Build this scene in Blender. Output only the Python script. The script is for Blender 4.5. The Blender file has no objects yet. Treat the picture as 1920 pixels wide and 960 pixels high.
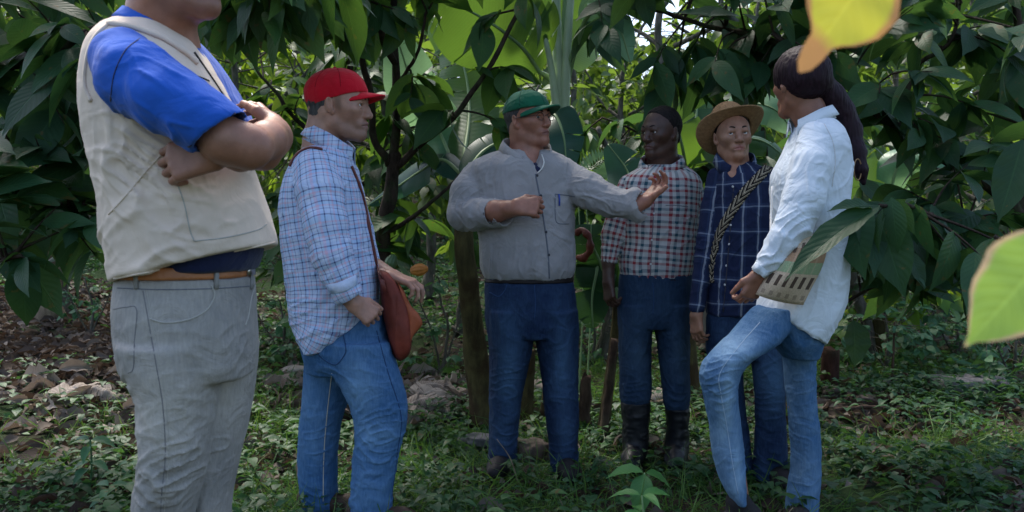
import bpy, math, random
import numpy as np
from mathutils import Vector, Matrix
from mathutils.bvhtree import BVHTree

# ------------------------------------------------------------------ camera
SC = bpy.context.scene
COL = SC.collection
CAM_H = 1.10
FPX = 1598.0                      # focal length in photo pixels (photo is 1920 x 960)
PITCH = math.atan(40.0 / FPX)     # the camera looks slightly down
cam_data = bpy.data.cameras.new('camera')
cam = bpy.data.objects.new('camera', cam_data)
COL.objects.link(cam)
cam.location = (0, 0, CAM_H)
cam.rotation_euler = (math.pi / 2 - PITCH, 0, 0)
cam_data.sensor_width = 36
cam_data.lens = FPX / 1920 * 36
cam_data.clip_start = 0.05
cam_data.clip_end = 600
cam_data.dof.use_dof = True
cam_data.dof.focus_distance = 3.3
cam_data.dof.aperture_fstop = 6.5
SC.camera = cam

# ------------------------------------------------------------------ light
SUN_EL, SUN_AZ = math.radians(58), math.radians(-28)   # behind the group, high, a little to the left
world = bpy.data.worlds.new('World')
SC.world = world
world.use_nodes = True
wn = world.node_tree.nodes
wl = world.node_tree.links
sky = wn.new('ShaderNodeTexSky')
sky.sky_type = 'NISHITA'
sky.sun_disc = False
sky.sun_elevation = SUN_EL
sky.sun_rotation = SUN_AZ
sky.air_density = 1.0
sky.dust_density = 3.0
sky.ozone_density = 1.0
wn['Background'].inputs['Strength'].default_value = 0.15
wl.new(sky.outputs[0], wn['Background'].inputs['Color'])
sun_d = bpy.data.lights.new('sun', 'SUN')
sun_d.energy = 2.0
sun_d.angle = math.radians(12)
sun_d.color = (1.0, 0.96, 0.87)
sun = bpy.data.objects.new('sun', sun_d)
COL.objects.link(sun)
sd = Vector((math.sin(SUN_AZ) * math.cos(SUN_EL), math.cos(SUN_AZ) * math.cos(SUN_EL), math.sin(SUN_EL)))
sun.rotation_euler = sd.to_track_quat('Z', 'Y').to_euler()
SC.view_settings.view_transform = 'Standard'
SC.view_settings.look = 'None'
SC.view_settings.gamma = 1
SC.view_settings.exposure = 1.2
SC.view_settings.use_curve_mapping = False
SC.render.engine = 'CYCLES'
SC.cycles.max_bounces = 5
SC.cycles.diffuse_bounces = 3
SC.cycles.glossy_bounces = 2
SC.cycles.transmission_bounces = 3
SC.cycles.transparent_max_bounces = 4
SC.cycles.use_denoising = True
SC.cycles.caustics_reflective = False
SC.cycles.caustics_refractive = False

CP, SP = math.cos(PITCH), math.sin(PITCH)


def P(u, v, Y):
    """the point at world depth Y that the photograph shows at pixel (u, v)"""
    x = (u - 960) / FPX
    z = -(v - 480) / FPX
    dx, dy, dz = x, CP + z * SP, z * CP - SP
    s = Y / dy
    return np.array([dx * s, Y, CAM_H + dz * s])


def ray(u, v):
    a = P(u, v, 1.0) - np.array([0, 0, CAM_H])
    return Vector(a).normalized()


# ------------------------------------------------------------------ scene helpers
def mk_mesh(name, V, F, smooth=True):
    """V (n,3) array, F (m,k) array of equal polygons or a list of polygons"""
    me = bpy.data.meshes.new(name)
    V = np.asarray(V, dtype=np.float32)
    if isinstance(F, np.ndarray):
        k = F.shape[1]
        loops = F.ravel().astype(np.int32)
        starts = (np.arange(F.shape[0]) * k).astype(np.int32)
    else:
        loops = np.array([i for f in F for i in f], dtype=np.int32)
        ln = np.array([len(f) for f in F], dtype=np.int32)
        starts = np.concatenate([[0], np.cumsum(ln)[:-1]]).astype(np.int32)
    me.vertices.add(len(V))
    me.vertices.foreach_set('co', V.ravel())
    me.loops.add(len(loops))
    me.loops.foreach_set('vertex_index', loops)
    me.polygons.add(len(starts))
    me.polygons.foreach_set('loop_start', starts)
    if smooth:
        me.polygons.foreach_set('use_smooth', np.ones(len(starts), dtype=bool))
    me.update(calc_edges=True)
    me.validate()
    return me


def link(name, me, mat, parent=None):
    """mesh vertices are in world metres; a child keeps them there"""
    o = bpy.data.objects.new(name, me)
    COL.objects.link(o)
    for m in (mat if isinstance(mat, (list, tuple)) else [mat]):
        me.materials.append(m)
    if parent is not None:
        o.parent = parent
        if parent.type == 'EMPTY':
            o.matrix_parent_inverse = Matrix.Translation(-Vector(parent.location))
    return o


def thing(name, label, cat, loc=(0, 0, 0), group=None):
    o = bpy.data.objects.new(name, None)
    COL.objects.link(o)
    o.location = loc
    o.empty_display_size = 0.1
    tag(o, label, cat, group)
    return o


def tag(o, label=None, cat=None, group=None, kind=None):
    if label: o['label'] = label
    if cat: o['category'] = cat
    if group: o['group'] = group
    if kind: o['kind'] = kind
    return o


def fattr(me, name, data):
    a = me.attributes.new(name, 'FLOAT', 'POINT')
    a.data.foreach_set('value', np.asarray(data, dtype=np.float32))


def set_uv(me, uv):
    l = me.uv_layers.new(name='UVMap')
    l.data.foreach_set('uv', np.asarray(uv, dtype=np.float32).ravel())


# ------------------------------------------------------------------ numpy noise
_rs = np.random.RandomState(7)
_PERM = _rs.permutation(1 << 16).astype(np.int64)
_VAL = _rs.rand(1 << 16).astype(np.float32) * 2 - 1


def vnoise(Pn):
    Pn = np.asarray(Pn, dtype=np.float64)
    i = np.floor(Pn).astype(np.int64)
    f = Pn - i
    f = f * f * f * (f * (f * 6 - 15) + 10)

    def h(a, b, c):
        return _VAL[(_PERM[(_PERM[(_PERM[a & 65535] + b) & 65535] + c) & 65535])]
    r = 0
    for dx in (0, 1):
        wx = f[..., 0] if dx else 1 - f[..., 0]
        for dy in (0, 1):
            wy = f[..., 1] if dy else 1 - f[..., 1]
            for dz in (0, 1):
                wz = f[..., 2] if dz else 1 - f[..., 2]
                r = r + wx * wy * wz * h(i[..., 0] + dx, i[..., 1] + dy, i[..., 2] + dz)
    return r


def fbm(Pn, o=3):
    r, a = 0, 1.0
    Pn = np.asarray(Pn, dtype=np.float64)
    for k in range(o):
        r = r + a * vnoise(Pn * (2 ** k) + 17.3 * k)
        a *= 0.5
    return r


def nrm(v):
    v = np.asarray(v, dtype=float)
    return v / (np.linalg.norm(v) + 1e-12)


# ------------------------------------------------------------------ implicit surfaces
def smin(a, b, k):
    if k <= 0:
        return np.minimum(a, b)
    h = np.maximum(k - np.abs(a - b), 0) / k
    return np.minimum(a, b) - h * h * k * 0.25


class Shape:
    def __init__(self):
        self.ops = []          # fn, lo, hi, k, sign
        self.bones = []        # for cloth coordinates: (points, radii, ref)

    def _add(self, fn, lo, hi, k, sign):
        self.ops.append((fn, np.array(lo, float), np.array(hi, float), k, sign))

    def cone(self, a, b, ra, rb, k=0.01, sign=1, flat=None):
        a = np.array(a, float); b = np.array(b, float)
        if flat is not None:
            ax, q = nrm(flat[0]), flat[1]
            M = np.eye(3) + (1 / q - 1) * np.outer(ax, ax)
        else:
            M = np.eye(3); q = 1
        A = M @ a; d = M @ b - A; L2 = max(float(d @ d), 1e-12)

        def fn(X):
            Q = X @ M.T - A
            t = np.clip((Q @ d) / L2, 0, 1)
            return np.sqrt(((Q - t[..., None] * d) ** 2).sum(-1)) - (ra + (rb - ra) * t)
        r = max(ra, rb) * max(1, q) + (max(1, q) - 1) * .03
        self._add(fn, np.minimum(a, b) - r, np.maximum(a, b) + r, k, sign)

    def chain(self, pts, k=0.01, sign=1, flat=None, bone=False, ref=(0, 1, 0)):
        """pts: list of (point, radius)"""
        for (a, ra), (b, rb) in zip(pts[:-1], pts[1:]):
            self.cone(a, b, ra, rb, k, sign, flat)
        if bone:
            self.bones.append((np.array([p for p, r in pts]), np.array([r for p, r in pts]), np.array(ref, float)))

    def ell(self, c, r, R=None, k=0.01, sign=1):
        c = np.array(c, float); r = np.array(r, float)
        R = np.eye(3) if R is None else np.array(R)      # columns are the axes
        M = (R / r).T

        def fn(X):
            Q = (X - c) @ M.T
            n = np.sqrt((Q ** 2).sum(-1))
            g = np.sqrt(((Q @ np.diag(1 / r)) ** 2).sum(-1)) + 1e-9
            return n * (n - 1) / g
        e = np.abs(R) @ r
        self._add(fn, c - e, c + e, k, sign)

    def levels(self, tab, k=0.02, sign=1, bone=False, p=2.0, rnd=0.01):
        """tab: rows (z, cx, cy, a, b) of horizontal slices"""
        T = np.array(sorted([tuple(map(float, r)) for r in tab]))
        z, cx, cy, a, b = T.T
        zz = np.linspace(z[0], z[-1], max(64, len(z) * 10))
        def sm(y):
            f = np.interp(zz, z, y)
            n = 9
            g = np.pad(f, n, mode='edge')
            # keep the slope at the ends
            g[:n] = f[0] - (f[1] - f[0]) * np.arange(n, 0, -1)
            g[-n:] = f[-1] + (f[-1] - f[-2]) * np.arange(1, n + 1)
            w = np.hanning(2 * n + 1); w /= w.sum()
            return np.convolve(g, w, 'valid')
        tb = [sm(y) for y in (cx, cy, a, b)]

        def fn(X):
            Z = X[..., 2]
            CX, CY, A, B = [np.interp(Z, zz, y) for y in tb]
            qx = np.abs(X[..., 0] - CX) / A
            qy = np.abs(X[..., 1] - CY) / B
            n = (qx ** p + qy ** p) ** (1 / p)
            g = np.sqrt((qx / A) ** 2 + (qy / B) ** 2) / np.maximum(n, 1e-6) + 1e-6
            d = np.maximum(n - 1, -0.9) * np.maximum(n, 0.05) / (g * np.maximum(n, 0.05))
            e = np.maximum(Z - z[-1], z[0] - Z)
            # rounded rim
            u = d + rnd; w = e + rnd
            return np.where((u > 0) & (w > 0), np.hypot(np.maximum(u, 0), np.maximum(w, 0)), np.maximum(u, w)) - rnd
        lo = (np.min(cx - a) - .01, np.min(cy - b) - .01, z[0])
        hi = (np.max(cx + a) + .01, np.max(cy + b) + .01, z[-1])
        self._add(fn, lo, hi, k, sign)
        if bone:
            self.bones.append((np.stack([np.interp(zz, z, cx), np.interp(zz, z, cy), zz], 1)[::8],
                               np.sqrt(np.interp(zz, z, a) * np.interp(zz, z, b))[::8],
                               np.array((0, 1, 0.)), float(np.mean(a) / np.mean(b))))

    def cut(self, p0, n, k=0.004):
        """remove everything on the side n points to"""
        p0 = np.array(p0, float); n = nrm(n)
        self._add(lambda X: -((X - p0) @ n), (-99,) * 3, (99,) * 3, k, -1)

    def eval(self, X, lo, hi):
        d = np.full(X.shape[:-1], 1.0)
        for fn, a, b, k, s in self.ops:
            m = self.margin
            if np.any(a - m > hi) or np.any(b + m < lo):
                continue
            v = fn(X)
            if s > 0:
                d = smin(d, v, k)
            else:
                d = -smin(-d, v, k)
        return d

    def mesh(self, h):
        self.margin = max(o[3] for o in self.ops) + .012
        add = [o for o in self.ops if o[4] > 0]
        lo = np.min([o[1] for o in add], 0) - 3 * h
        hi = np.max([o[2] for o in add], 0) + 3 * h
        N = 20
        nb = np.ceil((hi - lo) / (h * N)).astype(int)
        dims = nb * N + 2
        used = np.zeros(nb, bool)
        m = self.margin
        for o in add:
            i0 = np.clip(np.floor((o[1] - m - lo) / (h * N)).astype(int), 0, nb - 1)
            i1 = np.clip(np.floor((o[2] + m - lo) / (h * N)).astype(int), 0, nb - 1)
            used[i0[0]:i1[0] + 1, i0[1]:i1[1] + 1, i0[2]:i1[2] + 1] = True
        ar = np.arange(N + 1)
        CID, CV, EID = [], [], [[], [], []]
        dims = dims.astype(np.int64)

        def gid(ix, iy, iz):
            return (ix * dims[1] + iy) * dims[2] + iz
        corners = [(0, 0, 0), (1, 0, 0), (0, 1, 0), (1, 1, 0), (0, 0, 1), (1, 0, 1), (0, 1, 1), (1, 1, 1)]
        edges = [(0, 1), (2, 3), (4, 5), (6, 7), (0, 2), (1, 3), (4, 6), (5, 7), (0, 4), (1, 5), (2, 6), (3, 7)]
        for bx, by, bz in np.argwhere(used):
            o = np.array([bx, by, bz]) * N
            # quick look at a coarse grid
            xs = [lo[q] + (o[q] + ar) * h for q in range(3)]
            blo = np.array([x[0] for x in xs]); bhi = np.array([x[-1] for x in xs])
            c = (blo + bhi) / 2
            G = np.stack(np.meshgrid(*xs, indexing='ij'), -1)
            D = self.eval(G, blo, bhi)
            S = D < 0
            if S.all() or not S.any():
                continue
            cnt = sum(S[a:a + N, b:b + N, cc:cc + N].astype(np.int8) for a, b, cc in corners)
            act = np.argwhere((cnt > 0) & (cnt < 8))
            vals = np.stack([D[act[:, 0] + a, act[:, 1] + b, act[:, 2] + cc] for a, b, cc in corners], 1)
            acc = np.zeros((len(act), 3)); n = np.zeros(len(act))
            for e0, e1 in edges:
                v0, v1 = vals[:, e0], vals[:, e1]
                msk = (v0 < 0) != (v1 < 0)
                t = np.where(msk, v0 / np.where(msk, v0 - v1, 1), 0)
                p0 = np.array(corners[e0]); p1 = np.array(corners[e1])
                acc += np.where(msk[:, None], p0 + t[:, None] * (p1 - p0), 0)
                n += msk
            pos = lo + (act + o + acc / n[:, None]) * h
            CID.append(gid(*(act + o).T)); CV.append(pos)
            for ax in range(3):
                sl0 = [slice(0, N)] * 3; sl1 = [slice(0, N)] * 3; sl1[ax] = slice(1, N + 1)
                a0, a1 = S[tuple(sl0)], S[tuple(sl1)]
                ed = np.argwhere(a0 != a1)
                EID[ax].append(np.column_stack([ed + o, a0[tuple(ed.T)]]))
        CID = np.concatenate(CID); CV = np.concatenate(CV)
        order = np.argsort(CID); CID = CID[order]; CV = CV[order]
        F = []
        for ax in range(3):
            E = np.concatenate(EID[ax]); s = E[:, 3].astype(bool); E = E[:, :3].astype(np.int64)
            u, v = (ax + 1) % 3, (ax + 2) % 3
            q = []
            for du, dv in ((0, 0), (1, 0), (1, 1), (0, 1)):
                c = E.copy(); c[:, u] -= du; c[:, v] -= dv
                g = gid(*c.T)
                i = np.clip(np.searchsorted(CID, g), 0, len(CID) - 1)
                q.append(np.where(CID[i] == g, i, -1))
            q = np.stack(q, 1)
            q = np.where(s[:, None], q, q[:, ::-1])
            F.append(q[(q >= 0).all(1)])
        F = np.concatenate(F)
        return CV, F


def vnormals(V, F):
    n = np.cross(V[F[:, 2]] - V[F[:, 0]], V[F[:, 3]] - V[F[:, 1]])
    N = np.zeros_like(V)
    for j in range(4):
        for c in range(3):
            N[:, c] += np.bincount(F[:, j], n[:, c], len(V))
    return N / (np.linalg.norm(N, axis=1, keepdims=True) + 1e-12)


def relax(V, F, it=2, lam=0.5):
    cnt = np.zeros(len(V))
    for j in range(4):
        cnt += 2 * np.bincount(F[:, j], minlength=len(V))
    for _ in range(it):
        A = np.zeros_like(V)
        for j in range(4):
            for k in (1, 3):
                for c in range(3):
                    A[:, c] += np.bincount(F[:, j], V[F[:, (j + k) % 4], c], len(V))
        V = V + lam * (A / np.maximum(cnt, 1)[:, None] - V)
    return V


def bone_uv(V, F, bones):
    """cloth coordinates in metres: round the limb, along the limb"""
    C = V[F].mean(1)
    best = np.full(len(C), 1e9); who = np.zeros(len(C), int)
    for bi, bn in enumerate(bones):
        pts, rad = bn[0], bn[1]
        d = np.full(len(C), 1e9)
        for i in range(len(pts) - 1):
            a, ab = pts[i], pts[i + 1] - pts[i]
            t = np.clip(((C - a) @ ab) / (ab @ ab), 0, 1)
            r = rad[i] + (rad[i + 1] - rad[i]) * t
            d = np.minimum(d, np.linalg.norm(C - a - t[:, None] * ab, axis=1) / r)
        m = d < best
        best[m] = d[m]; who[m] = bi
    uv = np.zeros((len(F), 4, 2))
    for bi, bn in enumerate(bones):
        pts, rad, ref = bn[0], bn[1], bn[2]
        asp = bn[3] if len(bn) > 3 else 1.0
        sel = who == bi
        if not sel.any():
            continue

        def coords(X):
            bd = np.full(len(X), 1e9); th = np.zeros(len(X)); al = np.zeros(len(X))
            L = 0
            for i in range(len(pts) - 1):
                a, ab = pts[i], pts[i + 1] - pts[i]
                ln = np.linalg.norm(ab); w = ab / ln
                last = i == len(pts) - 2
                t = (X - a) @ ab / ln ** 2
                tc = np.clip(t, -9 if i == 0 else 0, 9 if last else 1)
                q = X - a - tc[:, None] * ab
                d = np.linalg.norm(q, axis=1)
                e1 = nrm(ref - (ref @ w) * w); e2 = np.cross(w, e1)
                m = d < bd
                bd[m] = d[m]
                th[m] = np.arctan2((q @ e2)[m] / (asp ** .5), (q @ e1)[m] * (asp ** .5))
                al[m] = (L + tc * ln)[m]
                L += ln
            return th, al
        R = rad.mean()
        tf, _ = coords(C[sel])
        for j in range(4):
            t, al = coords(V[F[sel, j]])
            dt = (t - tf + np.pi) % (2 * np.pi) - np.pi
            uv[sel, j, 0] = (tf + dt) * R
            uv[sel, j, 1] = al
    return uv.reshape(-1, 2)


# ------------------------------------------------------------------ plain mesh makers
def tube(pts, rad, n=8, caps=True):
    pts = np.array(pts, float); m = len(pts)
    rad = np.broadcast_to(np.array(rad, float), (m,))
    T = np.gradient(pts, axis=0)
    T /= np.linalg.norm(T, axis=1, keepdims=True) + 1e-12
    up = np.array([0, 0, 1.]) if abs(T[0, 2]) < .9 else np.array([1., 0, 0])
    V = []
    a = nrm(np.cross(T[0], up))
    for i in range(m):
        a = nrm(a - (a @ T[i]) * T[i]); b = np.cross(T[i], a)
        th = np.arange(n) / n * 2 * np.pi
        V.append(pts[i] + rad[i] * (np.cos(th)[:, None] * a + np.sin(th)[:, None] * b))
    V = np.concatenate(V)
    F = []
    for i in range(m - 1):
        for j in range(n):
            k = (j + 1) % n
            F.append((i * n + j, i * n + k, (i + 1) * n + k, (i + 1) * n + j))
    if caps:
        F.append(tuple(range(n))[::-1])
        F.append(tuple((m - 1) * n + j for j in range(n)))
    return V, F


def spline(pts, n):
    """Catmull-Rom through the rows of pts"""
    pts = np.array(pts, float)
    if len(pts) == 2:
        t = np.linspace(0, 1, n)[:, None]
        return pts[0] * (1 - t) + pts[1] * t
    Q = np.vstack([2 * pts[0] - pts[1], pts, 2 * pts[-1] - pts[-2]])
    s = np.linspace(0, len(pts) - 1 - 1e-9, n)
    i = s.astype(int); t = (s - i)[:, None]
    a, b, c, d = Q[i], Q[i + 1], Q[i + 2], Q[i + 3]
    return .5 * ((2 * b) + (-a + c) * t + (2 * a - 5 * b + 4 * c - d) * t ** 2 + (-a + 3 * b - 3 * c + d) * t ** 3)


def merge(parts):
    V, F, o = [], [], 0
    for v, f in parts:
        V.append(np.asarray(v, float))
        F += [tuple(int(i) + o for i in q) for q in f]
        o += len(v)
    return np.concatenate(V), F


def strip(pts, nor, width, thick=0.002, lift=0.001, n=None):
    """a flat band lying on a surface: points, outward normals, full width"""
    pts = np.array(pts, float); nor = np.array(nor, float)
    if n:
        pts = spline(pts, n); nor = spline(nor, n)
    nor /= np.linalg.norm(nor, axis=1, keepdims=True) + 1e-12
    T = np.gradient(pts, axis=0); T /= np.linalg.norm(T, axis=1, keepdims=True) + 1e-12
    S = np.cross(T, nor); S /= np.linalg.norm(S, axis=1, keepdims=True) + 1e-12
    w = np.broadcast_to(np.array(width, float), (len(pts),))[:, None] / 2
    V = np.concatenate([pts - S * w + nor * (lift - .002), pts - S * w * .85 + nor * (lift + thick), pts + S * w * .85 + nor * (lift + thick), pts + S * w + nor * (lift - .002)])
    m = len(pts); F = []
    for i in range(m - 1):
        for a, b in ((0, 1), (1, 2), (2, 3), (3, 0)):
            F.append((a * m + i, a * m + i + 1, b * m + i + 1, b * m + i))
    F.append((0, m, 2 * m, 3 * m)); F.append((m - 1, 4 * m - 1, 3 * m - 1, 2 * m - 1))
    return V, F


def sphere(c, r, n=10, m=14):
    c = np.array(c, float); r = np.broadcast_to(np.array(r, float), (3,))
    V = [(0, 0, 1.)]
    for i in range(1, n):
        a = math.pi * i / n
        for j in range(m):
            b = 2 * math.pi * j / m
            V.append((math.sin(a) * math.cos(b), math.sin(a) * math.sin(b), math.cos(a)))
    V.append((0, 0, -1.))
    F = [(0, 1 + j, 1 + (j + 1) % m) for j in range(m)]
    for i in range(n - 2):
        for j in range(m):
            k = (j + 1) % m
            F.append((1 + i * m + j, 1 + (i + 1) * m + j, 1 + (i + 1) * m + k, 1 + i * m + k))
    e = 1 + (n - 2) * m; last = len(V) - 1
    F += [(e + j, last, e + (j + 1) % m) for j in range(m)]
    return np.array(V) * r + c, F
# ------------------------------------------------------------------ materials
class NT:
    def __init__(self, name):
        self.m = bpy.data.materials.new(name)
        self.m.use_nodes = True
        self.n = self.m.node_tree.nodes
        self.l = self.m.node_tree.links
        self.b = self.n['Principled BSDF']
        self.out = self.n['Material Output']

    def node(self, t, **kw):
        x = self.n.new(t)
        for k, v in kw.items():
            if k.startswith('i_'):
                x.inputs[k[2:].replace('_', ' ')].default_value = v
            else:
                setattr(x, k, v)
        return x

    def ln(self, a, b):
        self.l.new(a, b)

    def attr(self, name):
        return self.node('ShaderNodeAttribute', attribute_name=name).outputs['Fac']

    def noise(self, scale, detail=3, rough=.5, vec=None, dist=0):
        x = self.node('ShaderNodeTexNoise')
        x.inputs['Scale'].default_value = scale
        x.inputs['Detail'].default_value = detail
        x.inputs['Roughness'].default_value = rough
        x.inputs['Distortion'].default_value = dist
        if vec is None:
            vec = self.coord()
        self.ln(vec, x.inputs['Vector'])
        return x.outputs['Fac']

    def coord(self, kind='Object'):
        return self.node('ShaderNodeTexCoord').outputs[kind]

    def mapping(self, vec, scale=(1, 1, 1), loc=(0, 0, 0), rot=(0, 0, 0)):
        x = self.node('ShaderNodeMapping')
        x.inputs['Scale'].default_value = scale
        x.inputs['Location'].default_value = loc
        x.inputs['Rotation'].default_value = rot
        self.ln(vec, x.inputs['Vector'])
        return x.outputs[0]

    def ramp(self, fac, stops, interp='LINEAR'):
        x = self.node('ShaderNodeValToRGB')
        r = x.color_ramp
        r.interpolation = interp
        while len(r.elements) < len(stops):
            r.elements.new(0.5)
        for e, (p, c) in zip(r.elements, stops):
            e.position = p
            e.color = (c, c, c, 1) if isinstance(c, (int, float)) else (*c, 1)
        self.ln(fac, x.inputs[0])
        return x.outputs[0]

    def mix(self, fac, a, b, mode='MIX'):
        x = self.node('ShaderNodeMix', data_type='RGBA', blend_type=mode)
        for s, v in ((0, fac), (6, a), (7, b)):
            if hasattr(v, 'is_linked') or hasattr(v, 'links'):
                self.ln(v, x.inputs[s])
            elif isinstance(v, (int, float)):
                x.inputs[s].default_value = v if s == 0 else (v, v, v, 1)
            else:
                x.inputs[s].default_value = (*v, 1)
        return x.outputs[2]

    def math(self, op, a, b=None, c=None):
        x = self.node('ShaderNodeMath', operation=op)
        for i, v in enumerate((a, b, c)):
            if v is None:
                continue
            if hasattr(v, 'links'):
                self.ln(v, x.inputs[i])
            else:
                x.inputs[i].default_value = v
        return x.outputs[0]

    def bump(self, h, strength=.3, dist=.01, prev=None):
        x = self.node('ShaderNodeBump')
        x.inputs['Strength'].default_value = strength
        x.inputs['Distance'].default_value = dist
        self.ln(h, x.inputs['Height'])
        if prev is not None:
            self.ln(prev, x.inputs['Normal'])
        return x.outputs[0]

    def fin(self, col=None, rough=.8, normal=None, spec=.3):
        if col is not None:
            if hasattr(col, 'links'):
                self.ln(col, self.b.inputs['Base Color'])
            else:
                self.b.inputs['Base Color'].default_value = (*col, 1)
        if hasattr(rough, 'links'):
            self.ln(rough, self.b.inputs['Roughness'])
        else:
            self.b.inputs['Roughness'].default_value = rough
        self.b.inputs['Specular IOR Level'].default_value = spec
        if normal is not None:
            self.ln(normal, self.b.inputs['Normal'])
        return self.m


def lin(r, g, b):
    f = lambda c: (c / 255 / 12.92) if c / 255 <= .04045 else ((c / 255 + .055) / 1.055) ** 2.4
    return (f(r), f(g), f(b))


def mul(c, k):
    return tuple(x * k for x in c)


def cloth(name, col, rough=.9, bump=.25, var=.18, wr=.5):
    t = NT(name)
    n1 = t.noise(9, 4, .6)
    c = t.mix(t.ramp(n1, [(.3, 0), (.75, 1)]), mul(col, 1 - var), mul(col, 1 + var * .5))
    fine = t.noise(420, 2)
    wrk = t.math('ABSOLUTE', t.math('SUBTRACT', t.noise(9, 3, .5, dist=1.2), .5))
    b = t.bump(wrk, wr * .55, .035)
    b = t.bump(fine, bump, .002, b)
    m = t.fin(c, rough, b, .2)
    t.b.inputs['Sheen Weight'].default_value = .15
    return m


def plaid(name, stops_u, stops_v, pu, pv, mixf=.5, rough=.88, off=(0, 0)):
    """a woven check: warp and weft colours averaged where they cross"""
    t = NT(name)
    uv = t.coord('UV')
    s = t.node('ShaderNodeSeparateXYZ')
    wob = t.node('ShaderNodeTexNoise'); wob.inputs['Scale'].default_value = 7
    t.ln(t.coord(), wob.inputs['Vector'])
    t.ln(uv, s.inputs[0])
    w = t.math('MULTIPLY', t.math('SUBTRACT', wob.outputs['Fac'], .5), .02)
    fu = t.math('FRACT', t.math('ADD', t.math('DIVIDE', t.math('ADD', s.outputs[0], w), pu), 50 + off[0]))
    fv = t.math('FRACT', t.math('ADD', t.math('DIVIDE', t.math('ADD', s.outputs[1], w), pv), 50 + off[1]))
    cu = t.ramp(fu, stops_u, 'CONSTANT')
    cv = t.ramp(fv, stops_v, 'CONSTANT')
    # slightly soft threads
    c = t.mix(mixf, cu, cv)
    n1 = t.noise(10, 3)
    c = t.mix(t.ramp(n1, [(.3, .0), (.8, .18)]), c, (0, 0, 0))
    wrk = t.noise(15, 5, .55, dist=.6)
    b = t.bump(wrk, .3, .03)
    b = t.bump(t.noise(420, 2), .2, .002, b)
    return t.fin(c, rough, b, .2)


def denim(name, dark, light, bump=.35):
    t = NT(name)
    v = t.coord()
    streak = t.noise(1, 4, .6, vec=t.mapping(v, (160, 160, 30)))
    big = t.noise(5, 4, .6)
    fade = t.attr('fade')
    f = t.math('ADD', t.math('MULTIPLY', fade, .8), t.math('MULTIPLY', t.math('SUBTRACT', big, .5), .7))
    f = t.math('ADD', f, t.math('MULTIPLY', t.math('SUBTRACT', streak, .5), .55))
    c = t.mix(t.ramp(f, [(0, 0), (1, 1)]), dark, light)
    b = t.bump(t.noise(13, 5, .55, dist=.8), .4, .03)
    b = t.bump(t.noise(1, 2, vec=t.mapping(v, (500, 500, 260), rot=(0, .6, 0))), bump, .002, b)
    return t.fin(c, .88, b, .2)


def skin(name, col, lip, sub=.12, spec=.35):
    t = NT(name)
    n = t.noise(35, 4)
    n2 = t.noise(8, 2)
    c = t.mix(t.ramp(n, [(.3, 0), (.7, 1)]), mul(col, .74), mul(col, 1.12))
    c = t.mix(t.ramp(n2, [(.35, 0), (.75, .5)]), c, (col[0] * 1.05, col[1] * .8, col[2] * .72))
    c = t.mix(t.attr('lip'), c, lip)
    c = t.mix(t.math('MULTIPLY', t.attr('stub'), .55), c, mul(col, .35))
    b = t.bump(t.noise(260, 3), .25, .002)
    m = t.fin(c, .46, b, spec + .08)
    t.b.inputs['Subsurface Weight'].default_value = sub
    t.b.inputs['Subsurface Radius'].default_value = (1, .35, .2)
    t.b.inputs['Subsurface Scale'].default_value = .006
    return m


def plain(name, col, rough=.6, spec=.3, bumps=0.0, bscale=60, var=0.0, metal=0.0):
    t = NT(name)
    c = col
    if var:
        c = t.mix(t.ramp(t.noise(bscale * .3, 4), [(.3, 0), (.7, 1)]), mul(col, 1 - var), mul(col, 1 + var))
    b = t.bump(t.noise(bscale, 4), bumps, .01) if bumps else None
    m = t.fin(c, rough, b, spec)
    t.b.inputs['Metallic'].default_value = metal
    return m


def hairmat(name, col, scale=(90, 90, 14), rough=.42):
    t = NT(name)
    n = t.noise(1, 4, .6, vec=t.mapping(t.coord(), scale))
    c = t.mix(t.ramp(n, [(.3, 0), (.75, 1)]), mul(col, .45), mul(col, 1.5))
    return t.fin(c, rough, t.bump(n, .5, .003), .15)


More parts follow.
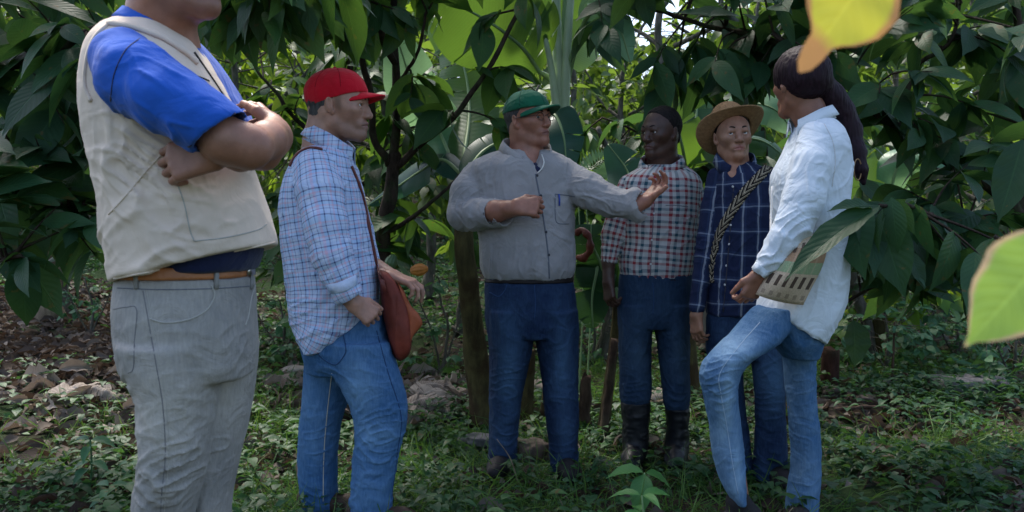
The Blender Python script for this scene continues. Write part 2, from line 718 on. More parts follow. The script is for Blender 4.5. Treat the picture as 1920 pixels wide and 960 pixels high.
def leafmat(name, c0, c1, c2, trans, tf=.35, rough=.42, spec=.45, veins=1.0, edge=None, ribs=11.0, slant=5.0, ribw=.09):
    """c0..c2: the leaf-to-leaf range; trans: the colour of light that comes through"""
    t = NT(name)
    r = t.attr('rnd')
    uv = t.coord('UV')
    s = t.node('ShaderNodeSeparateXYZ'); t.ln(uv, s.inputs[0])
    c = t.ramp(r, [(0, c0), (.55, c1), (1, c2)])
    n = t.noise(18, 3)
    c = t.mix(t.ramp(n, [(.35, 0), (.7, .35)]), c, mul(c0, .8))
    au = t.math('ABSOLUTE', t.math('SUBTRACT', s.outputs[0], .5))
    lat = t.math('FRACT', t.math('SUBTRACT', t.math('MULTIPLY', s.outputs[1], ribs), t.math('MULTIPLY', au, slant)))
    rib = t.ramp(au, [(0, 1), (.035, 0)])
    latm = t.ramp(t.math('ABSOLUTE', t.math('SUBTRACT', lat, .5)), [(0, 1), (ribw, 0)])
    vm = t.math('MAXIMUM', rib, t.math('MULTIPLY', latm, .45))
    c = t.mix(t.math('MULTIPLY', vm, .45 * veins), c, mul(c2, 1.5))
    if rough == .5 and edge is None:
        # brown bites and blotches on some of the leaves
        sp = t.ramp(t.math('ADD', t.noise(26, 3, .6), t.math('MULTIPLY', r, .10)), [(.70, 0), (.74, 1)])
        c = t.mix(t.math('MULTIPLY', sp, .8), c, (.13, .09, .03))
    if edge is not None:
        ew = t.ramp(t.math('ADD', au, t.math('MULTIPLY', t.math('SUBTRACT', t.noise(30, 3), .5), .14)), [(.40, 0), (.46, 1)])
        tip = t.ramp(t.math('ADD', s.outputs[1], t.math('MULTIPLY', t.math('SUBTRACT', t.noise(30, 3), .5), .2)), [(.72, 0), (.84, 1)] if 'yellow' in name else [(.95, 0), (.99, 1)])
        c = t.mix(t.math('MAXIMUM', ew, tip), c, edge)
    wav = t.ramp(t.math('ABSOLUTE', t.math('SUBTRACT', lat, .5)), [(0, 0), (.5, 1)])
    b = t.bump(wav, .22 * veins, .006)
    b = t.bump(rib, .3, -.004, b)
    m = t.fin(c, rough, b, spec)
    tr = t.node('ShaderNodeBsdfTranslucent')
    tc = t.mix(.5 if edge is None else .15, c, trans, 'MIX')
    t.ln(tc, tr.inputs['Color'])
    mx = t.node('ShaderNodeMixShader'); mx.inputs[0].default_value = tf
    t.ln(t.b.outputs[0], mx.inputs[1]); t.ln(tr.outputs[0], mx.inputs[2])
    t.ln(mx.outputs[0], t.out.inputs['Surface'])
    return m


def bark(name, c0, c1, c2=None, sc=14, moss=(.05, .08, .03), mossf=.35):
    t = NT(name)
    v = t.mapping(t.coord(), (1, 1, .3))
    n = t.noise(sc * 2.2, 6, .65, vec=v)
    c = t.mix(t.ramp(n, [(.35, 0), (.65, 1)]), c0, c1)
    n2 = t.noise(sc * .6, 4)
    c = t.mix(t.ramp(n2, [(.5, 0), (.62, mossf)]), c, moss)
    b = t.bump(n, .7, .02)
    return t.fin(c, .9, b, .15)


M = {}
M['vest'] = cloth('vest_canvas', (.76, .62, .50), var=.1, wr=.35)
M['polo'] = cloth('polo_blue', (.015, .105, .52), var=.12)
M['navy'] = cloth('navy_cotton', (.012, .018, .06))
M['grey_shirt'] = cloth('grey_shirt', (.33, .315, .315), var=.14, wr=.7)
M['white_shirt'] = cloth('white_linen', (.70, .76, .82), var=.07, wr=.8)
M['plaid_blue'] = plaid('plaid_blue',
    [(0, (.50, .62, .86)), (.16, (.05, .06, .19)), (.25, (.42, .58, .86)), (.46, (.68, .46, .62)), (.58, (.55, .66, .86)), (.74, (.16, .19, .42)), (.80, (.60, .70, .90))],
    [(0, (.48, .60, .86)), (.2, (.05, .06, .19)), (.3, (.40, .60, .86)), (.5, (.66, .46, .60)), (.62, (.56, .66, .86)), (.78, (.14, .17, .40)), (.84, (.60, .70, .90))], .050, .050)
M['plaid_red'] = plaid('plaid_red',
    [(0, (.52, .52, .52)), (.2, (.30, .035, .045)), (.42, (.55, .54, .52)), (.64, (.03, .09, .13)), (.86, (.52, .52, .52))],
    [(0, (.52, .52, .52)), (.2, (.30, .035, .045)), (.42, (.55, .54, .52)), (.64, (.03, .09, .13)), (.86, (.52, .52, .52))], .058, .058)
M['plaid_navy'] = plaid('plaid_navy',
    [(0, (.014, .022, .062)), (.42, (.03, .05, .11)), (.50, (.40, .44, .52)), (.58, (.03, .05, .11)), (.70, (.014, .022, .062))],
    [(0, (.014, .022, .062)), (.44, (.03, .05, .11)), (.50, (.26, .30, .40)), (.55, (.03, .05, .11)), (.66, (.014, .022, .062))], .085, .105)
M['denim_grey'] = denim('denim_grey', (.27, .26, .25), (.64, .58, .50))
M['denim_mid'] = denim('denim_mid', (.035, .105, .24), (.20, .36, .56))
M['denim_dark'] = denim('denim_dark', (.008, .020, .058), (.055, .115, .21))
M['denim_slate'] = denim('denim_slate', (.014, .034, .074), (.070, .125, .20))
M['denim_light'] = denim('denim_light', (.045, .12, .25), (.30, .45, .60))
M['stitch'] = plain('seam_thread', (.13, .14, .17), .9)
M['stitch_light'] = plain('light_thread', (.42, .40, .36), .9)
M['stitch_fade'] = plain('faded_seam', (.33, .43, .55), .9)
M['stitch_grey'] = plain('grey_thread', (.19, .185, .19), .9)
M['stitch_blue'] = plain('blue_seam', (.02, .055, .14), .9)
M['belt_tan'] = plain('tan_leather_belt', (.40, .15, .055), .45, .5, .2, 90, .15)
M['belt_dark'] = plain('dark_leather_belt', (.012, .008, .007), .6, .25, .2, 90)
M['bag_leather'] = plain('red_leather', (.16, .030, .018), .62, .3, .35, 40, .35)
M['bag_flap'] = plain('orange_leather', (.34, .085, .035), .62, .3, .3, 40, .2)
M['strap_leather'] = plain('strap_leather', (.13, .03, .022), .5, .4, .2, 60, .2)
M['red_cap'] = cloth('red_cotton', (.60, .006, .022), var=.1)
M['green_cap'] = cloth('green_cotton', (.008, .11, .055), var=.1)
M['straw'] = plain('woven_straw', (.34, .20, .10), .85, .2, .8, 240, .2)
M['rubber'] = plain('black_rubber', (.008, .009, .012), .5, .35, .15, 30)
M['shoe'] = plain('dark_shoe', (.016, .014, .016), .7, .3, .2, 60)
M['shoe_brown'] = plain('brown_shoe', (.05, .03, .02), .7, .3, .2, 60)
M['stitch_dark_red'] = plain('red_thread', (.28, .003, .010), .9)
M['stitch_dark_green'] = plain('green_thread', (.003, .045, .024), .9)
M['metal'] = plain('steel', (.5, .48, .45), .3, .5, metal=1)
M['button'] = plain('dark_button', (.03, .03, .04), .35)
M['button_white'] = plain('pale_button', (.62, .62, .62), .35)
M['glass_frame'] = plain('dark_spectacle_frame', (.015, .015, .018), .3)
M['pen'] = plain('blue_plastic', (.01, .05, .35), .3, .5)
M['cord'] = plain('white_cord', (.72, .70, .66), .8)
M['hair_black'] = hairmat('black_hair', (.012, .009, .009), (90, 90, 40), .65)
M['hair_long'] = hairmat('long_dark_hair', (.020, .009, .014), (130, 130, 9), .55)
M['hair_grey'] = hairmat('greying_hair', (.07, .068, .07))
M['eye_white'] = plain('eye_white', (.62, .60, .58), .25, .5)
M['iris'] = plain('dark_iris', (.012, .007, .005), .15, .6)
SK = {
    1: skin('skin_ruddy', (.35, .175, .118), (.25, .09, .075)),
    2: skin('skin_olive', (.42, .235, .17), (.30, .13, .11)),
    3: skin('skin_tan', (.36, .165, .11), (.20, .075, .06)),
    4: skin('skin_dark', (.075, .038, .027), (.10, .04, .035), .08, .35),
    5: skin('skin_light_tan', (.35, .185, .12), (.33, .12, .10)),
    6: skin('skin_warm', (.27, .125, .08), (.2, .08, .06)),
}


def woven():
    t = NT('woven_strap')
    uv = t.coord('UV')
    s = t.node('ShaderNodeSeparateXYZ'); t.ln(uv, s.inputs[0])
    au = t.math('ABSOLUTE', t.math('SUBTRACT', s.outputs[0], .5))
    z = t.math('FRACT', t.math('ADD', t.math('MULTIPLY', s.outputs[1], 17), t.math('MULTIPLY', au, 2.6)))
    col = t.ramp(z, [(0, (.012, .010, .010)), (.42, (.50, .42, .30)), (.62, (.012, .010, .010)), (.78, (.46, .38, .27)), (.88, (.012, .01, .01))], 'CONSTANT')
    return t.fin(col, .9, t.bump(t.noise(300, 2), .4, .003), .2)


def woven_bag():
    t = NT('woven_bag')
    s = t.node('ShaderNodeSeparateXYZ'); t.ln(t.coord('UV'), s.inputs[0])
    v = s.outputs[1]
    col_h = t.math('FRACT', t.math('MULTIPLY', s.outputs[0], 6.0))
    blk = t.ramp(col_h, [(0, 0), (.28, 1), (.72, 0)], 'CONSTANT')
    cream, brown, green, tan = (.68, .52, .37), (.10, .065, .05), (.34, .44, .25), (.48, .29, .17)
    base = t.ramp(v, [(0, cream), (.42, green), (.58, tan), (.80, cream)], 'CONSTANT')
    bar = t.ramp(v, [(0, 0), (.06, .45), (.13, 0), (.22, 1), (.38, 0), (.72, .9), (.88, 0)], 'CONSTANT')
    c = t.mix(t.math('MULTIPLY', blk, bar), base, brown)
    line = t.ramp(col_h, [(0, .7), (.1, 0), (.9, .7)], 'CONSTANT')
    c = t.mix(t.math('MULTIPLY', line, .5), c, cream)
    wv = t.noise(1, 2, vec=t.mapping(t.coord(), (260, 260, 120)))
    c = t.mix(t.ramp(wv, [(.4, .25), (.7, 0)]), c, (.1, .08, .06))
    return t.fin(c, .95, t.bump(wv, .6, .004), .15)


M['woven'] = woven()
M['woven_bag'] = woven_bag()
M['woven_cream'] = cloth('cream_weave', (.35, .30, .22))

# foliage
LT = (.32, .42, .03)
M['cacao_dark'] = leafmat('cacao_leaf', (.016, .052, .018), (.025, .080, .024), (.05, .125, .03), (.18, .34, .03), .34, .5, .3, .7)
M['cacao_right'] = leafmat('cacao_leaf_blue', (.015, .050, .023), (.025, .080, .034), (.045, .12, .042), (.16, .32, .04), .33, .5, .3, .7)
M['bright_leaf'] = leafmat('sunlit_leaf', (.035, .11, .015), (.07, .19, .02), (.14, .28, .035), (.42, .56, .03), .45, .45, .4, .5)  # brighter yellow-green: sunlight on background leaves put into the colour
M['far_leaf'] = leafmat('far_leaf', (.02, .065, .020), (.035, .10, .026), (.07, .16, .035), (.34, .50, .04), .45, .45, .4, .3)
M['ground_leaf'] = leafmat('ground_leaf', (.017, .062, .024), (.030, .10, .036), (.06, .15, .044), (.16, .34, .05), .32, .5, .35, .4)
M['seedling'] = leafmat('seedling_leaf', (.06, .19, .05), (.08, .24, .06), (.12, .30, .08), (.25, .50, .06), .35, .45, .4, .8)
M['herb'] = leafmat('herb_leaf', (.045, .13, .06), (.06, .17, .08), (.08, .21, .09), (.16, .34, .08), .3, .5, .35, .7)
M['banana'] = leafmat('banana_leaf', (.028, .09, .030), (.04, .12, .035), (.06, .16, .04), (.28, .48, .03), .36, .42, .4, .5, None, 46.0, 3.0, .3)
M['banana_dark'] = leafmat('banana_leaf_dark', (.014, .055, .022), (.018, .065, .024), (.025, .08, .03), (.10, .24, .03), .22, .42, .4, .5, None, 40.0, 3.0, .3)
M['banana_pale'] = leafmat('banana_leaf_pale', (.10, .24, .13), (.14, .30, .18), (.18, .36, .22), (.34, .55, .20), .38, .42, .4, .4, None, 46.0, 3.0, .3)
M['banana_teal'] = leafmat('banana_leaf_teal', (.020, .075, .055), (.026, .09, .065), (.035, .11, .07), (.08, .22, .10), .25, .40, .4, .4, None, 46.0, 3.0, .3)
M['yellow_leaf'] = leafmat('yellowing_leaf', (.55, .52, .05), (.58, .56, .06), (.60, .58, .08), (.80, .76, .10), .45, .5, .3, .6, (.46, .20, .10))
M['lime_leaf'] = leafmat('lime_leaf', (.26, .44, .07), (.32, .50, .10), (.38, .55, .12), (.55, .76, .12), .45, .5, .3, .8, (.64, .42, .28))
M['grass'] = leafmat('grass_blade', (.03, .10, .025), (.06, .16, .03), (.14, .24, .06), (.25, .42, .05), .35, .5, .35, .0)
M['dry_leaf'] = leafmat('dry_leaf', (.035, .024, .020), (.085, .062, .048), (.21, .175, .15), (.2, .12, .07), .15, .8, .2, .4)
M['dry_banana'] = leafmat('dry_banana_leaf', (.10, .075, .06), (.25, .20, .165), (.42, .36, .31), (.3, .2, .12), .15, .85, .15, 1.6, None, 34.0, 2.0, .3)
M['petiole_pale'] = plain('pale_banana_stalk', (.46, .56, .36), .45, .4, .1, 20, .12)
M['petiole'] = plain('banana_petiole', (.22, .33, .15), .45, .4, .1, 20, .15)
M['pseudostem'] = bark('banana_stem', (.045, .036, .018), (.12, .10, .04), sc=9, moss=(.05, .03, .015), mossf=.8)
M['bark_cacao'] = bark('cacao_bark', (.018, .013, .010), (.065, .045, .035), sc=16)
M['bark_pale'] = bark('pale_bark', (.14, .10, .07), (.30, .23, .16), sc=10, mossf=.15)
M['bark_grey'] = bark('grey_bark', (.06, .055, .045), (.16, .14, .12), sc=12)
M['dead_wood'] = bark('dead_wood', (.035, .022, .016), (.11, .07, .05), sc=10, mossf=.2)
M['red_wood'] = bark('reddish_wood', (.022, .010, .007), (.06, .026, .018), sc=10, mossf=.1)
M['stone'] = bark('grey_stone', (.10, .095, .095), (.24, .22, .215), sc=7, moss=(.06, .09, .05), mossf=.4)
M['stone_brown'] = bark('brown_stone', (.07, .055, .045), (.15, .12, .10), sc=8, moss=(.05, .08, .03), mossf=.5)
M['pod_orange'] = plain('ripe_cacao_pod', (.62, .22, .04), .45, .5, .5, 40, .25)
M['pod_green'] = plain('unripe_cacao_pod', (.09, .16, .07), .45, .5, .5, 40, .2)
M['flower'] = plain('dark_red_bract', (.16, .035, .02), .5, .4, .3, 30, .3)
M['white_paper'] = plain('white_scrap', (.75, .75, .75), .8)


def ground_mat():
    t = NT('soil_and_moss')
    n = t.noise(1.1, 5, .6)
    n2 = t.noise(16, 6, .7)
    n3 = t.noise(60, 4, .6)
    soil = t.mix(t.ramp(n2, [(.35, 0), (.65, 1)]), (.018, .013, .010), (.060, .045, .034))
    soil = t.mix(t.ramp(n3, [(.55, 0), (.7, .7)]), soil, (.10, .08, .065))
    moss = t.mix(t.ramp(n2, [(.35, 0), (.65, 1)]), (.014, .032, .010), (.03, .07, .018))
    c = t.mix(t.ramp(n, [(.42, 0), (.55, .85)]), soil, moss)
    b = t.bump(n2, .8, .05)
    b = t.bump(n3, .5, .01, b)
    return t.fin(c, .95, b, .1)


M['ground'] = ground_mat()
# ------------------------------------------------------------------ people
class Fig:
    """a place in the picture: pixels of the photograph turned into metres at this depth"""
    def __init__(self, D):
        self.D = D

    def m(self, px, dy=0):
        return px * (self.D + dy) / FPX

    def pt(self, u, v, dy=0):
        return P(u, v, self.D + dy)

    def row(self, v, uL, uR, b, dy=0):
        q = self.pt((uL + uR) / 2, v, dy)
        # an oval seen off the axis looks wider than it is: allow for its depth
        A = self.m((uR - uL) / 2, dy) - .0025
        t = q[0] / q[1]
        a = math.sqrt(max(A * A - (b * t) ** 2, (.62 * A) ** 2))
        return (q[2], q[0], q[1], a, b)

    def rows(self, tab):
        return [self.row(*r) for r in tab]

    def ch(self, tab):
        """rows (u, v, dy, radius in px) -> (point, radius)"""
        return [(self.pt(u, v, dy), self.m(r, dy)) for u, v, dy, r in tab]


def basis(yaw, pitch=0, roll=0):
    """columns forward, left, up; yaw 0 looks at the camera, + turns to the right of the picture"""
    y, p, r = map(math.radians, (yaw, pitch, roll))
    f = np.array([math.sin(y) * math.cos(p), -math.cos(y) * math.cos(p), math.sin(p)])
    l = nrm(np.cross((0, 0, 1), f)); u = np.cross(f, l)
    l, u = l * math.cos(r) + u * math.sin(r), u * math.cos(r) - l * math.sin(r)
    return np.stack([f, l, u], 1)


class Head:
    def __init__(self, c, yaw, pitch, roll, s):
        self.c = np.array(c); self.R = basis(yaw, pitch, roll); self.s = s

    def w(self, *p):
        return self.c + self.s * (self.R @ np.array(p, float))

    def loc(self, X):
        return (X - self.c) @ self.R / self.s

    def build(self, S, fat=1.0, ears=True, nose=1.0):
        s, w, R = self.s, self.w, self.R
        S.ell(w(-.014, 0, .036), np.array((.100, .076, .087)) * s, R, .01)
        S.ell(w(.028, 0, .0), np.array((.068, .066, .078)) * s, R, .03 * s)
        S.ell(w(.034, 0, -.052), np.array((.053, .044 * fat, .054)) * s, R, .03 * s)
        for q in (-1, 1):
            S.chain([(w(-.014, q * .055, -.03), .014 * s), (w(-.004, q * .049 * fat, -.064), .014 * s), (w(.036, q * .029 * fat, -.092), .014 * s), (w(.072, q * .009, -.103), .014 * s)], .03 * s)
            S.ell(w(.058, q * .044, -.018), np.array((.024, .019, .015)) * s, R, .028 * s)
            S.ell(w(.102, q * .0315, .002), np.array((.0165, .0185, .0115)) * s, R, .014 * s, -1)
            self.lids(S, q)
        S.chain([(w(.079, -.034, .022), .013 * s), (w(.086, 0, .020), .013 * s), (w(.079, .034, .022), .013 * s)], .018 * s)
        # nose
        S.chain([(w(.086, 0, .012), .0095 * s), (w(.100, 0, -.012), .0105 * s), (w(.1115 * (1 + .03 * (nose - 1)), 0, -.033), .0125 * s * nose)], .012 * s)
        for q in (-1, 1):
            S.ell(w(.100, q * .0125, -.037), np.array((.012, .0085, .008)) * s * nose, R, .006 * s)
        # lips, the groove between them, chin
        S.ell(w(.080, 0, -.066), np.array((.022, .030, .020)) * s, R, .015 * s)
        S.chain([(w(.088, -.022, -.0660), .0045 * s), (w(.1000, 0, -.0605), .0060 * s), (w(.088, .022, -.0660), .0045 * s)], .006 * s)
        S.chain([(w(.088, -.019, -.0730), .0045 * s), (w(.0985, 0, -.0740), .0072 * s), (w(.088, .019, -.0730), .0045 * s)], .006 * s)
        S.chain([(w(.091, -.023, -.0705), .0018 * s), (w(.107, 0, -.0670), .0018 * s), (w(.091, .023, -.0705), .0018 * s)], .003 * s, -1)
        S.ell(w(.082, 0, -.098), np.array((.017, .021, .015)) * s, R, .02 * s)
        if ears:
            for q in (-1, 1):
                R2 = R @ np.array(Matrix.Rotation(math.radians(q * 24), 3, 'Z')) @ np.array(Matrix.Rotation(math.radians(-12), 3, 'Y'))
                S.ell(w(-.008, q * .079, -.004), np.array((.0165, .0070, .0285)) * s, R2, .006 * s)
                S.ell(w(-.002, q * .0865, .000), np.array((.008, .0048, .015)) * s, R2, .004 * s, -1)
                S.ell(w(.004, q * .076, -.028), np.array((.009, .006, .010)) * s, R2, .006 * s)

    def lids(self, S, q):
        """upper and lower eyelid round the eyeball"""
        s, w = self.s, self.w
        up = [(w(.0805, q * .0165, .0005), .0036 * s), (w(.0905, q * .0235, .0088), .0040 * s), (w(.0930, q * .0315, .0110), .0042 * s), (w(.0890, q * .0400, .0085), .0040 * s), (w(.0790, q * .0475, .0010), .0036 * s)]
        lo = [(w(.0805, q * .0165, .0000), .0030 * s), (w(.0890, q * .0250, -.0078), .0034 * s), (w(.0900, q * .0330, -.0090), .0034 * s), (w(.0790, q * .0475, .0005), .0032 * s)]
        S.chain(up, .003 * s); S.chain(lo, .003 * s)

    def masks(self, V):
        L = self.loc(V)
        lip = np.exp(-((L[:, 1] / .021) ** 4 + ((L[:, 2] + .067) / .0115) ** 4)) * (L[:, 0] > .078)
        jaw = np.clip((-.035 - L[:, 2]) / .03, 0, 1) * np.clip((L[:, 0] + .01) / .03, 0, 1) * np.clip((L[:, 2] + .135) / .02, 0, 1)
        jaw *= 1 - np.exp(-((L[:, 1] / .018) ** 2 + ((L[:, 2] + .045) / .01) ** 2))
        jaw = np.maximum(jaw, 1.5 * np.exp(-(((L[:, 0] - .022) / .012) ** 4 + ((L[:, 2] - .002) / .026) ** 4)) * (np.abs(L[:, 1]) > .05))
        inside = (np.abs(L) < .16).all(1)
        return lip * inside, jaw * inside

    def eyes(self, par, look=(0, 0)):
        """two eyeballs with an iris each"""
        for q in (-1, 1):
            c = np.array((.0798, q * .0315, .001)); r = .0126
            V, F = sphere((0, 0, 0), 1, 32, 40)
            g = nrm((1, look[0] * 1.0, look[1] * 1.0))
            f_iris = []
            Vw = np.array([self.w(*(c + r * v)) for v in V])
            me = mk_mesh('eye', Vw, F)
            o = link('eye', me, [M['eye_white'], M['iris']], par)
            for p in me.polygons:
                ce = V[list(p.vertices)].mean(0)
                if nrm(ce) @ g > .84:
                    p.material_index = 1

    def brows(self, par, mat, thick=.0050):
        for q in (-1, 1):
            pts = [self.w(.0995, q * .012, .0215), self.w(.0985, q * .024, .0275), self.w(.092, q * .036, .0285), self.w(.080, q * .049, .022)]
            V, F = tube(spline(pts, 8), np.array([.7, 1, 1, 1, .95, .8, .55, .2]) * thick * self.s, 7)
            link('eyebrow', mk_mesh('eyebrow', V, F), mat, par)

    def hair(self, par, mat, front=.052, low=-.03, th=.004, nape=-.055, name='hair', curl=0.0):
        """short hair: a shell over the cranium kept behind the hairline"""
        s, w, R = self.s, self.w, self.R
        S = Shape()
        S.ell(w(-.014, 0, .037), (np.array((.100, .076, .087)) + th) * s, R, .01)
        S.ell(w(-.045, 0, -.028), np.array((.058, .060, .045)) * s, R, .02)
        # face and ear side
        n = R @ nrm((1, 0, -.75))
        S.cut(w(front, 0, .045), n, .012)
        S.ell(w(.06, 0, -.01), np.array((.056, .12, .075)) * s, R, .006, -1)
        S.cut(w(-.09, 0, nape), R @ nrm((.35, 0, -1)), .006)
        V, F = S.mesh(.004)
        V = V + vnormals(V, F) * (fbm(V * 90, 2) * .0008 + fbm(V * 240, 1) * curl)[:, None]
        return link(name, mk_mesh(name, V, F), mat, par)


def hand(S, wrist, d, n, side, s=1.0, curls=(35, 40, 45, 50), thumb=(30, 20), spread=6, rw=.024):
    """five-fingered hand. d: wrist to knuckles, n: the way the palm faces, side: +1/-1 which edge the thumb is on"""
    wrist = np.array(wrist, float)
    d = nrm(d); n = nrm(np.array(n, float) - (np.dot(n, d)) * d)
    w = np.cross(d, n) * side
    k = .012 * s
    S.cone(wrist - d * .02 * s, wrist + d * .015 * s, rw * s * .95, rw * s * .9, .015, flat=(n, .75))
    for i, (off, ln) in enumerate(((.031, .090), (.0105, .094), (-.0105, .090), (-.030, .083))):
        a = wrist + w * off * .55 * s + d * .012 * s
        b = wrist + w * off * s + d * ln * s
        S.cone(a, b, .0145 * s, .0118 * s, .014 * s)
        L = (.074, .082, .076, .060)[i] * s
        c = math.radians(curls[i])
        sp = math.radians(spread) * (1.5 - i)
        dd = nrm(d * math.cos(sp) + w * math.sin(sp))
        ang = 0
        p = b; r = .0093 * s
        for j, (fr, cc) in enumerate(((.46, .75), (.30, 1.15), (.24, .8))):
            ang += c * cc
            q = p + L * fr * (dd * math.cos(ang) + n * math.sin(ang))
            r2 = r - .0011 * s
            S.cone(p, q, r, r2, .0025 * s)
            p, r = q, r2
    t0, t1 = map(math.radians, thumb)
    a = wrist + w * .016 * s + d * .018 * s
    b = wrist + w * .043 * s + d * .048 * s + n * .012 * s
    S.cone(a, b, .0175 * s, .0135 * s, .014 * s)
    td = nrm(d * math.cos(t0) + w * math.sin(t0) * .8 + n * math.sin(t1))
    c = b + td * .034 * s
    S.cone(b, c, .0130 * s, .0108 * s, .005 * s)
    td = nrm(td + d * .25 + n * math.sin(t1) * .5)
    S.cone(c, c + td * .027 * s, .0108 * s, .0088 * s, .004 * s)


def shoe(S, ankle, toe, s=1.0, h=None):
    """ankle point, toe direction; sole on the ground below"""
    a = np.array(ankle, float); t = nrm((toe[0], toe[1], 0))
    z = .055 * s
    heel = np.array([a[0], a[1], z]) - t * .045 * s
    ball = np.array([a[0], a[1], z - .01]) + t * .13 * s
    tip = np.array([a[0], a[1], z - .015]) + t * .19 * s
    S.chain([(heel, .045 * s), (ball, .044 * s), (tip, .036 * s)], .03)
    S.cone(heel + (0, 0, .02), a + (0, 0, .03), .044 * s, .046 * s, .04)
    S.cut((0, 0, .005), (0, 0, -1), .01)


def folds(V, N, fig, spec, seed=0):
    """cloth folds. spec rows: (u, v, dy, radius px, fold direction in degrees in the picture, wavelength px, height m)"""
    d = np.zeros(len(V))
    wob = fbm(V * 7 + seed, 2)
    for i, (u, v, dy, rad, ang, wl_, amp) in enumerate(spec):
        c = fig.pt(u, v, dy)
        a = math.radians(ang)
        along = nrm((math.cos(a), .2, math.sin(a)))
        across = nrm(np.cross((0, 1, 0), along))
        third = np.cross(along, across)
        Q = V - c
        r = fig.m(rad, dy); w = fig.m(wl_, dy)
        la = (Q @ along); ac = (Q @ across)
        ac = ac + .9 * la * la / r * (1 if i % 2 else -1) * .35 + wob * w * .35
        q = np.stack([la / (w * 3.0), ac / (w * .85), (Q @ third) / (w * 3.0)], 1)
        n1 = vnoise(q + 31.7 * i + seed)
        rid = np.maximum(0, 1 - np.abs(n1) * 2.6) ** 1.5 - .22
        msk = np.exp(-((Q ** 2).sum(1) / r ** 2))
        d += amp * 1.25 * rid * msk
    return d


def cloth_noise(V, amp=.003, f=14, st=(1, 1, .45)):
    q = V * np.array(st) * f
    q = q + fbm(V * 6, 2)[:, None] * .8
    r = 1 - np.abs(fbm(q, 3))
    return (r ** 2 - .5) * amp


def garment(name, S, fig, mat, par, h=.0045, spec=(), amp=.003, f=14, st=(1, 1, .45), uv=True, fade=None, it=1, seed=0, extra=None):
    V, F = S.mesh(h)
    V = relax(V, F, it)
    N = vnormals(V, F)
    d = folds(V, N, fig, spec, seed) * (.6 if fade is not None else .95) + cloth_noise(V + seed, amp * .8, f, st)
    V = V + N * d[:, None]
    if extra is not None:
        V = extra(V, N)
    me = mk_mesh(name, V, F)
    if uv and S.bones:
        set_uv(me, bone_uv(V, F, S.bones))
    if fade is not None:
        q = np.full(len(V), .14)
        for u, v, dy, ru, rv, a in fade:
            c = fig.pt(u, v, dy)
            q += a * np.exp(-(((V[:, 0] - c[0]) / fig.m(ru)) ** 2 + ((V[:, 2] - c[2]) / fig.m(rv)) ** 2))
        # high points of the folds wear pale
        q += np.clip(d, -.006, .008) * 28
        fattr(me, 'fade', q)
    o = link(name, me, mat, par)
    o['_bvh'] = 1
    o.pop('_bvh')
    bv = BVHTree.FromPolygons([tuple(v) for v in V], [tuple(int(i) for i in f) for f in F])
    return o, bv


def stick(bv, uvs, n=0, Yguess=None):
    """where the lines of sight through these photo pixels first meet a surface"""
    if n:
        a = spline([(u, v, 0) for u, v in uvs], n)
        uvs = [(p[0], p[1]) for p in a]
    out, nor = [], []
    o = Vector(cam.location)
    for u, v in uvs:
        loc, no, _, _ = bv.ray_cast(o, ray(u, v))
        if loc is None:
            continue
        r = ray(u, v)
        if no.dot(r) > 0: no = -no
        out.append(loc); nor.append(no)
    return np.array(out), np.array(nor)


def band(name, bv, uvs, width_px, fig, mat, par, n=24, thick=.002, lift=.0, label=None):
    p, no = stick(bv, uvs, n)
    if len(p) < 3:
        return None
    k = np.ones(5) / 5
    if len(p) > 8:
        no = np.stack([np.convolve(np.pad(no[:, i], 2, mode='edge'), k, 'valid') for i in range(3)], 1)
    V, F = strip(p, no, fig.m(width_px), thick, lift)
    o = link(name, mk_mesh(name, V, F), mat, par)
    if par is not None and par.type == 'MESH':
        pass
    if label: o['label'] = label
    return o


def dot(name, bv, uv, r_px, fig, mat, par):
    p, no = stick(bv, [uv])
    if not len(p):
        return
    n = nrm(no[0])
    V, F = sphere((0, 0, 0), 1, 6, 10)
    a = nrm(np.cross(n, (0, 0, 1))); b = np.cross(n, a)
    r = fig.m(r_px)
    V = p[0] + V[:, :1] * a * r + V[:, 1:2] * b * r + V[:, 2:3] * n * r * .4
    link(name, mk_mesh(name, V, F), mat, par)


def collar(c, axis, fwd, rx, ry, h, flap, gap=30, flap_f=1.6, open_=.5, n=36, thick=.003, lean=.012):
    """a folded shirt collar round the neck: stand inside, flap outside, points at the front"""
    a = nrm(axis); f = nrm(np.array(fwd, float) - np.dot(fwd, a) * a); s = np.cross(a, f)
    g = math.radians(gap)
    rows = []
    for i in range(n + 1):
        t = g + (2 * math.pi - 2 * g) * i / n
        front = max(0.0, math.cos(t)) ** 1.5
        R = np.cos(t) * f * ry + np.sin(t) * s * rx
        o = nrm(np.cos(t) * f / ry + np.sin(t) * s / rx)
        dz = -front * lean * 3
        base = c + R + a * (dz - .004)
        top = c + R * .98 + a * (h + dz) - o * .002
        out = c + R + o * .010 + a * (h * .55 + dz)
        low = c + R + o * (.016 + .01 * front) + a * (h - flap * (1 + (flap_f - 1) * front) + dz)
        rows.append([base, (base + top) / 2, top, top + o * .005 + a * .001, out, low, low - o * thick, out - o * thick, top + o * .002 - a * .004, base + o * .003])
    V = np.array(rows).reshape(-1, 3); m = len(rows[0]); F = []
    for i in range(n):
        for j in range(m):
            k = (j + 1) % m
            F.append((i * m + j, i * m + k, (i + 1) * m + k, (i + 1) * m + j))
    F.append(tuple(range(m))); F.append(tuple(n * m + j for j in range(m))[::-1])
    return V, F


